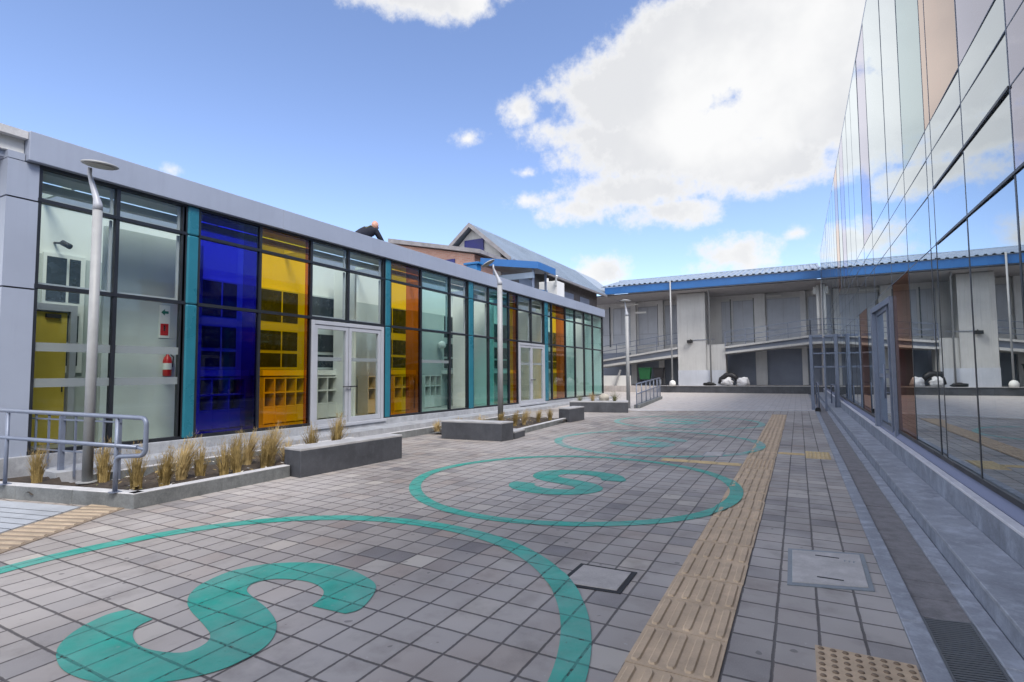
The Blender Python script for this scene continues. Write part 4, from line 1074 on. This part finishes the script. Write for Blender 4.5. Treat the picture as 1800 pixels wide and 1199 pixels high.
# ------------------------------------------------------------------ buildings behind the pavilion
K = thing('gabled_building', 'white gabled hall with blue shutter and long grey metal roof behind the pavilion', 'building', (-14.6, 30, 0))
GY = 22.8; AX, AZ = -14.62, 9.14; EX, EZ = -12.2, 7.10; EX2 = -17.1
m = MB().use('white_wall')
for p in ([(-13.0, GY+.35, 0), (-16.4, GY+.35, 0), (-16.4, GY+.35, 7.3), (AX, GY+.35, 8.95), (-13.0, GY+.35, 7.45)],):
    f = [m.b.verts.new(q) for q in p]; b_ = [m.b.verts.new((q[0], 37.6, q[2])) for q in p]
    m.use('soffit'); m.use('white_wall'); m.b.faces.new(f); m.b.faces.new(b_[::-1])
    for i in range(len(p)): m.b.faces.new([f[i], b_[i], b_[(i+1) % len(p)], f[(i+1) % len(p)]])
m.done('wall', K)
m = MB().use('roof_metal')
def roofside(x0, z0, x1, z1_, ya, yb, th=.10):
    m.hexa([(x0, ya, z0-th), (x1, ya, z1_-th), (x1, yb, z1_-th), (x0, yb, z0-th)], [(x0, ya, z0), (x1, ya, z1_), (x1, yb, z1_), (x0, yb, z0)])
roofside(AX, AZ, EX, EZ, GY, 42.0); roofside(EX2, EZ, AX, AZ, GY, 42.0)
n = 60
for k in range(n):       # standing seams
    y = GY+.15+(37.6-GY)*k/n; m.hexa([(AX, y, AZ), (EX, y, EZ), (EX, y+.05, EZ), (AX, y+.05, AZ)], [(AX, y, AZ+.03), (EX, y, EZ+.03), (EX, y+.05, EZ+.03), (AX, y+.05, AZ+.03)])
m.done('roof', K)
m = MB().use('roof_grey')
for (xa, za, xb, zc) in ((AX, AZ-.02, EX, EZ-.02), (EX2, EZ-.02, AX, AZ-.02)):
    m.hexa([(xa, GY-.06, za-.18), (xb, GY-.06, zc-.18), (xb, GY-.003, zc-.18), (xa, GY-.003, za-.18)], [(xa, GY-.06, za+.05), (xb, GY-.06, zc+.05), (xb, GY-.003, zc+.05), (xa, GY-.003, za+.05)])
m.done('barge_board', K)
m = MB().use('blue_dark'); m.box(-15.1, -13.95, GY+.27, GY+.345, 7.2, 8.35); f = m.done('shuttered_window', K)
m = MB().use('roof_grey'); m.hexa([(EX-.1, GY+.2, 6.95), (EX+.03, GY+.2, 6.95), (EX+.03, 37.58, 6.95), (EX-.1, 37.58, 6.95)], [(EX-.02, GY+.2, 7.06), (EX+.05, GY+.2, 7.06), (EX+.05, 37.58, 7.06), (EX-.02, 37.58, 7.06)]); m.done('gutter', K)
m = MB().use('wall_low')
for y in (25., 28., 31., 34.): m.box(-12.928, -12.90, y, y+1.8, 5.2, 6.6)
m.done('side_windows', K)
m = MB().use('eave_shade'); m.box(-12.995, -12.93, GY+.36, 37.5, 0, 7.4); m.done('side_wall_shade', K)  # dark sheet over the white wall, standing in for eave shade

K = thing('brick_building', 'small brick building with low pitched grey roof between the person and the gabled hall', 'building', (-15, 21, 0))
BY = 20.3
m = MB().use('brick')
p = [(-12.75, BY, 0), (-17.4, BY, 0), (-17.4, BY, 7.85), (-12.75, BY, 6.85)]
f = [m.b.verts.new(q) for q in p]; b_ = [m.b.verts.new((q[0], 22.4, q[2])) for q in p]
m.b.faces.new(f); m.b.faces.new(b_[::-1])
for i in range(4): m.b.faces.new([f[i], b_[i], b_[(i+1) % 4], f[(i+1) % 4]])
m.done('wall', K)
m = MB().use('roof_grey'); m.hexa([(-17.6, BY-.25, 7.93), (-12.3, BY-.25, 6.80), (-12.3, 22.5, 6.80), (-17.6, 22.5, 7.93)], [(-17.6, BY-.25, 8.13), (-12.3, BY-.25, 6.98), (-12.3, 22.5, 6.98), (-17.6, 22.5, 8.13)]); m.done('roof', K)
m = MB().use('blue_dark'); m.box(-14.75, -13.8, BY-.04, BY-.002, 6.0, 6.75); m.done('window', K)

t = thing('blue_canopy', 'blue edged flat canopy on posts rising above the pavilion roof', 'canopy', (-11, 21, 4.84))
m = MB().use('roof_grey'); m.hexa([(-12.35, 20.3, 6.28), (-9.8, 20.7, 6.0), (-9.8, 22.5, 6.0), (-12.35, 22.3, 6.28)], [(-12.35, 20.3, 6.4), (-9.8, 20.7, 6.12), (-9.8, 22.5, 6.12), (-12.35, 22.3, 6.4)]); m.done('deck', t)
m = MB().use('blue_roof'); m.hexa([(-12.37, 20.2, 6.3), (-9.72, 20.62, 5.95), (-9.72, 20.69, 5.95), (-12.37, 20.27, 6.3)], [(-12.37, 20.2, 6.62), (-9.72, 20.62, 6.25), (-9.72, 20.69, 6.25), (-12.37, 20.27, 6.62)])
m.box(-9.79, -9.72, 20.69, 22.5, 5.95, 6.25); m.done('edge_band', t)
m = MB().use('rail')
for x, y in ((-11.9, 20.6), (-10.1, 20.9), (-11.9, 22.1), (-10.1, 22.2)): m.box(x-.04, x+.04, y-.04, y+.04, 4.84, 6.1)
m.done('posts', t)
m = MB().use('roof_metal'); m.box(-12.0, -10.0, 20.75, 20.85, 5.6, 5.85); m.done('grey_beam', t)
m = MB().use('blue_beam'); m.bar((-11.9, 20.5, 5.35), (-10.15, 24.2, 5.25), .14, .28); tag(m.done('blue_beam', origin=(-11, 22, 4.84)), 'blue beam lying along the pavilion roof under the canopy', 'beam')
m = MB().use('blue_beam'); m.box(-12.3, -11.75, 18.9, 19.25, 4.84, 6.05); m.box(-12.4, -11.65, 18.85, 19.3, 6.05, 6.15); tag(m.done('blue_cabinet', origin=(-12, 19, 4.84), bevel=.02), 'blue roof box left of the canopy beside the brick wall', 'box')
m = MB().use('white'); m.box(-10.95, -10.0, 23.3, 24.2, 4.84, 5.85); m.box(-10.6, -10.5, 23.35, 23.45, 5.85, 6.02); m.tube([(-10.05, 23.25, 5.6), (-10.0, 23.2, 5.9), (-9.92, 23.1, 6.05)], .05, 8)
tag(m.done('white_roof_box', origin=(-10.5, 23.7, 4.84), bevel=.01), 'white box with a pipe standing on the pavilion roof near its far end', 'box')
# thin aerial
m = MB().use('alu_dark'); m.tube([(-11.0, 5.35, 4.84), (-11.0, 5.45, 5.28)], .010, 6); m.tube([(-11.0, 5.3, 5.28), (-11.0, 5.6, 5.30)], .006, 6); m.blob((-11.0, 5.45, 5.30), (.02, .03, .03), 2, .1, 2)
tag(m.done('roof_aerial', origin=(-11.0, 5.4, 4.84)), 'thin roof aerial with a dark tip above the silver fascia', 'aerial')

# ------------------------------------------------------------------ person on the roof
def person():
    t = thing('person', 'person in dark jacket crouching forward on the pavilion roof, hands on its edge', 'person', (-10.3, 10.6, 4.84))
    bx = -10.15
    def skin(nm, nodes, links, mk, parent, root=0, sub=2):
        me = bpy.data.meshes.new(nm); o0 = W(parent)
        me.from_pydata([tuple(Vector(p)-o0) for p, _ in nodes], links, []); o = bpy.data.objects.new(nm, me); COL.objects.link(o); o.parent = parent; WORLD[o.name] = o0
        md = o.modifiers.new('skin', 'SKIN'); md.use_smooth_shade = True
        for i, (p, r_) in enumerate(nodes):
            sv = me.skin_vertices[0].data[i]; sv.radius = (r_, r_) if not isinstance(r_, tuple) else r_; sv.use_root = i == root
        o.modifiers.new('sub', 'SUBSURF').levels = sub; o.modifiers['sub'].render_levels = sub
        me.materials.append(M[mk]); return o
    # pelvis, spine, neck, arms, legs in one skinned body
    nd = [((bx, 10.30, 5.02), .18), ((bx, 10.48, 5.17), .18), ((bx, 10.70, 5.29), .19), ((bx, 10.88, 5.37), .15), ((bx, 10.96, 5.43), .06),
          ((bx+.19, 10.86, 5.34), .09), ((bx+.27, 10.98, 5.12), .068), ((bx+.17, 11.20, 5.07), .05), ((bx+.14, 11.30, 5.075), .036),
          ((bx-.19, 10.86, 5.34), .09), ((bx-.27, 10.98, 5.12), .068), ((bx-.16, 11.20, 5.07), .05), ((bx-.13, 11.31, 5.075), .036),
          ((bx+.10, 10.30, 4.98), .10), ((bx+.13, 10.66, 4.94), .075), ((bx+.13, 10.30, 4.90), .055), ((bx+.13, 10.05, 4.89), .04),
          ((bx-.10, 10.30, 4.98), .10), ((bx-.13, 10.66, 4.94), .075), ((bx-.13, 10.30, 4.90), .055), ((bx-.13, 10.05, 4.89), .04)]
    lk = [(0, 1), (1, 2), (2, 3), (3, 4), (3, 5), (5, 6), (6, 7), (7, 8), (3, 9), (9, 10), (10, 11), (11, 12), (0, 13), (13, 14), (14, 15), (15, 16), (0, 17), (17, 18), (18, 19), (19, 20)]
    body = skin('body', nd, lk, 'jacket', t)
    hc = Vector((bx, 11.03, 5.57))
    m = MB().use('skin'); m.blob(hc, (.085, .105, .12), 1, .05, 3); m.blob(hc+Vector((0, .10, -.02)), (.014, .022, .022), 2, .05, 2)
    for s_ in (-1, 1): m.blob(hc+Vector((s_*.078, -.0, -.01)), (.012, .022, .032), 3, .05, 2)
    m.tube([(bx, 10.90, 5.38), (bx, 10.97, 5.48)], [.055, .05], 12)
    head = m.done('head', t)
    m = MB().use('hair')
    for s_ in (-1, 1): m.blob(hc+Vector((s_*.03, .088, .012)), (.009, .008, .006), 3, 0, 2)
    m.blob(hc+Vector((0, .075, -.055)), (.06, .045, .035), 3, .1, 2); m.done('face_mask', t)
    m = MB().use('skin')
    for s_ in (-1, 1):
        c = Vector((bx+s_*.135, 11.33, 5.072)); m.blob(c, (.038, .05, .018), 2, .05, 2)
        for k in range(4):
            fx = (k-1.5)*.018; L = (.062, .074, .070, .055)[k]
            m.tube([c+Vector((fx, .035, .004)), c+Vector((fx*1.15, .035+L*.5, .006)), c+Vector((fx*1.2, .035+L, -.012))], [.0095, .0088, .007], 6)
        m.tube([c+Vector((-s_*.03, -.01, 0)), c+Vector((-s_*.058, .02, .0)), c+Vector((-s_*.062, .045, -.006))], [.011, .010, .008], 6)
    m.done('hands', t)
    m = MB().use('vest')
    for s_ in (-1, 1): m.tube([(bx+s_*.10, 10.55, 5.36), (bx+s_*.11, 10.74, 5.475), (bx+s_*.10, 10.90, 5.44), (bx+s_*.09, 10.96, 5.32)], .018, 8)
    m.done('harness_strap', t)
person()
m = MB().use('rubber'); m.box(-10.05, -9.93, 11.62, 11.80, 5.055, 5.13); m.tube([(-9.99, 11.6, 5.10), (-9.99, 11.45, 5.13)], .015, 8)
tag(m.done('hand_tool', origin=(-10, 11.7, 5.05)), 'small dark tool on the roof edge before the crouching person', 'tool')

# ------------------------------------------------------------------ camera
F_PX = 939.56
Yw, Pt, Ro = R(28.129), R(3.351), R(-.413)
fw = Vector((-math.sin(Yw)*math.cos(Pt), math.cos(Yw)*math.cos(Pt), math.sin(Pt))); rt = Vector((math.cos(Yw), math.sin(Yw), 0)); up = rt.cross(fw)
r2 = rt*math.cos(Ro)+up*math.sin(Ro); u2 = -rt*math.sin(Ro)+up*math.cos(Ro)
cd = bpy.data.cameras.new('camera'); cam = bpy.data.objects.new('camera', cd); COL.objects.link(cam)
mw = Matrix((r2, u2, -fw)).transposed().to_4x4(); mw.translation = Vector((0, 0, 1.5)); cam.matrix_world = mw
cd.sensor_width = 36; cd.lens = F_PX/1800*36; cd.clip_start = .05; cd.clip_end = 3000
scene.camera = cam

# ------------------------------------------------------------------ sun and sky
SUN_EL, SUN_PHI = R(52), R(-30)        # PHI measured from +X towards +Y
sd = Vector((math.cos(SUN_EL)*math.cos(SUN_PHI), math.cos(SUN_EL)*math.sin(SUN_PHI), math.sin(SUN_EL)))
ld = bpy.data.lights.new('sun', 'SUN'); ld.energy = 1.3; ld.angle = R(22); ld.color = (1., .94, .86)
lo = bpy.data.objects.new('sun', ld); COL.objects.link(lo); lo.rotation_euler = sd.to_track_quat('Z', 'Y').to_euler(); lo.location = (20, -20, 40)

w = bpy.data.worlds.new('World'); scene.world = w; w.use_nodes = True; w.node_tree.nodes.clear(); nt = NT(w.node_tree)
out = nt.n('ShaderNodeOutputWorld'); bg = nt.n('ShaderNodeBackground'); nt.link(bg.outputs[0], out.inputs[0])
sky = nt.n('ShaderNodeTexSky', sky_type='NISHITA'); sky.sun_disc = False; sky.sun_elevation = SUN_EL; sky.sun_rotation = math.pi/2-SUN_PHI
sky.air_density = 1.0; sky.dust_density = .6; sky.ozone_density = 2.2; sky.altitude = 1500
dirv = nt.n('ShaderNodeTexCoord').outputs['Generated']
nx = nt.xyz(dirv)
az = nt.m('ARCTAN2', nx[0], nx[1]); el = nt.m('ARCSINE', nx[2])
WS = .06; EXPO = 1.5; SKYMUL = (1.70, 1.57, 1.63, 1)
CW = .985/(WS*2**EXPO); CB = [x*2.6/(WS*2**EXPO) for x in (1., .985, .97)]  # CB: extra brightness of the added out-of-view fill cloud
# clouds as seen on the sky: centre azimuth/elevation and size, from bearings
def bearing(px, py):
    d_ = (r2*((px-900)/F_PX)+u2*(-(py-599.5)/F_PX)+fw).normalized(); return math.atan2(d_.x, d_.y), math.asin(d_.z)
CL = [(1240, 90, 260, 130), (1140, 160, 190, 120), (1440, 120, 230, 200), (1190, 250, 290, 90), (1030, 235, 130, 40), (1120, 335, 190, 50), (1330, 290, 190, 75), (1180, 372, 130, 34), (1010, 370, 95, 32),
      (915, 190, 45, 36), (720, -25, 190, 66), (822, 244, 36, 20), (300, 300, 26, 16), (1062, 478, 72, 34), (1298, 448, 96, 50), (1405, 408, 44, 20), (1385, 328, 60, 18), (1500, 430, 100, 46), (1250, 470, 60, 22), (1300, -120, 300, 120), (935, 352, 70, 24), (925, 305, 34, 14), (960, 165, 46, 24), (1040, 150, 90, 50)]
n_lo = nt.noise(dirv, 5.5, 8, .62); n_hi = nt.noise(dirv, 17., 7, .66)
per = nt.m('ADD', nt.m('MULTIPLY', nt.m('SUBTRACT', n_lo, .5), 1.5), nt.m('MULTIPLY', nt.m('SUBTRACT', n_hi, .5), 1.7))
dens = None; core = None
for px, py, hw, hh in CL:
    a0_, e0_ = bearing(px, py); a1_, _ = bearing(px+hw, py); _, e1_ = bearing(px, py-hh)
    ra, re_ = abs(a1_-a0_), abs(e1_-e0_)
    da = nt.m('DIVIDE', nt.m('SUBTRACT', az, a0_), ra); de = nt.m('DIVIDE', nt.m('SUBTRACT', el, e0_), re_)
    q = nt.m('SUBTRACT', 1., nt.m('SQRT', nt.m('ADD', nt.m('MULTIPLY', da, da), nt.m('MULTIPLY', de, de))))
    # scale so that the edge perturbation stays proportional to size
    q = nt.m('MULTIPLY', q, min(3.2, .45+hh/55.))
    dens = q if dens is None else nt.m('SMOOTH_MAX', dens, q, .25) if False else nt.m('MAXIMUM', dens, q)
per = nt.m('ADD', per, nt.m('MULTIPLY', nt.m('SUBTRACT', nt.noise(dirv, 48., 5, .65), .5), .9))
d2 = nt.m('ADD', dens, per)
a1 = nt.rng(d2, -.08, .8, smooth=True)
# unseen bright cloud added overhead and to the rear, as fill light for the plaza
behind = nt.rng(nx[1], .22, -.02, 0., 1.)
fill_cloud = nt.m('MULTIPLY', nt.rng(nt.noise(dirv, 2.6, 8, .62), .42, .56, smooth=True), behind)
alpha = nt.m('MAXIMUM', nt.m('MULTIPLY', a1, .985), nt.m('MULTIPLY', fill_cloud, .9))
thick = nt.rng(d2, .3, 1.5)
shade = nt.noise(nt.vec(nt.m('ADD', nx[0], .03), nx[1], nt.m('ADD', nx[2], .05)), 4.2, 5, .52)
ccol = nt.mix(nt.m('MULTIPLY', nt.rng(shade, .36, .60, smooth=True), nt.rng(thick, .05, .6)), (CW, CW, CW, 1), (CW*.81, CW*.82, CW*.845, 1))
skyc = nt.mix(1., sky.outputs[0], SKYMUL, 'MULTIPLY')
lit = nt.mix(nt.m('MULTIPLY', fill_cloud, behind), ccol, (CB[0], CB[1], CB[2], 1))
nt.link(nt.mix(alpha, skyc, lit), bg.inputs['Color'])
bg.inputs['Strength'].default_value = WS

scene.render.engine = 'CYCLES'
scene.cycles.max_bounces = 10; scene.cycles.transparent_max_bounces = 40; scene.cycles.glossy_bounces = 5; scene.cycles.diffuse_bounces = 4
scene.cycles.use_denoising = True; scene.cycles.caustics_reflective = False; scene.cycles.caustics_refractive = False
scene.cycles.sample_clamp_indirect = 6
vs = scene.view_settings; vs.view_transform = 'Standard'; vs.look = 'None'; vs.gamma = 1; vs.use_curve_mapping = False; vs.exposure = EXPO
scene.display_settings.display_device = 'sRGB'
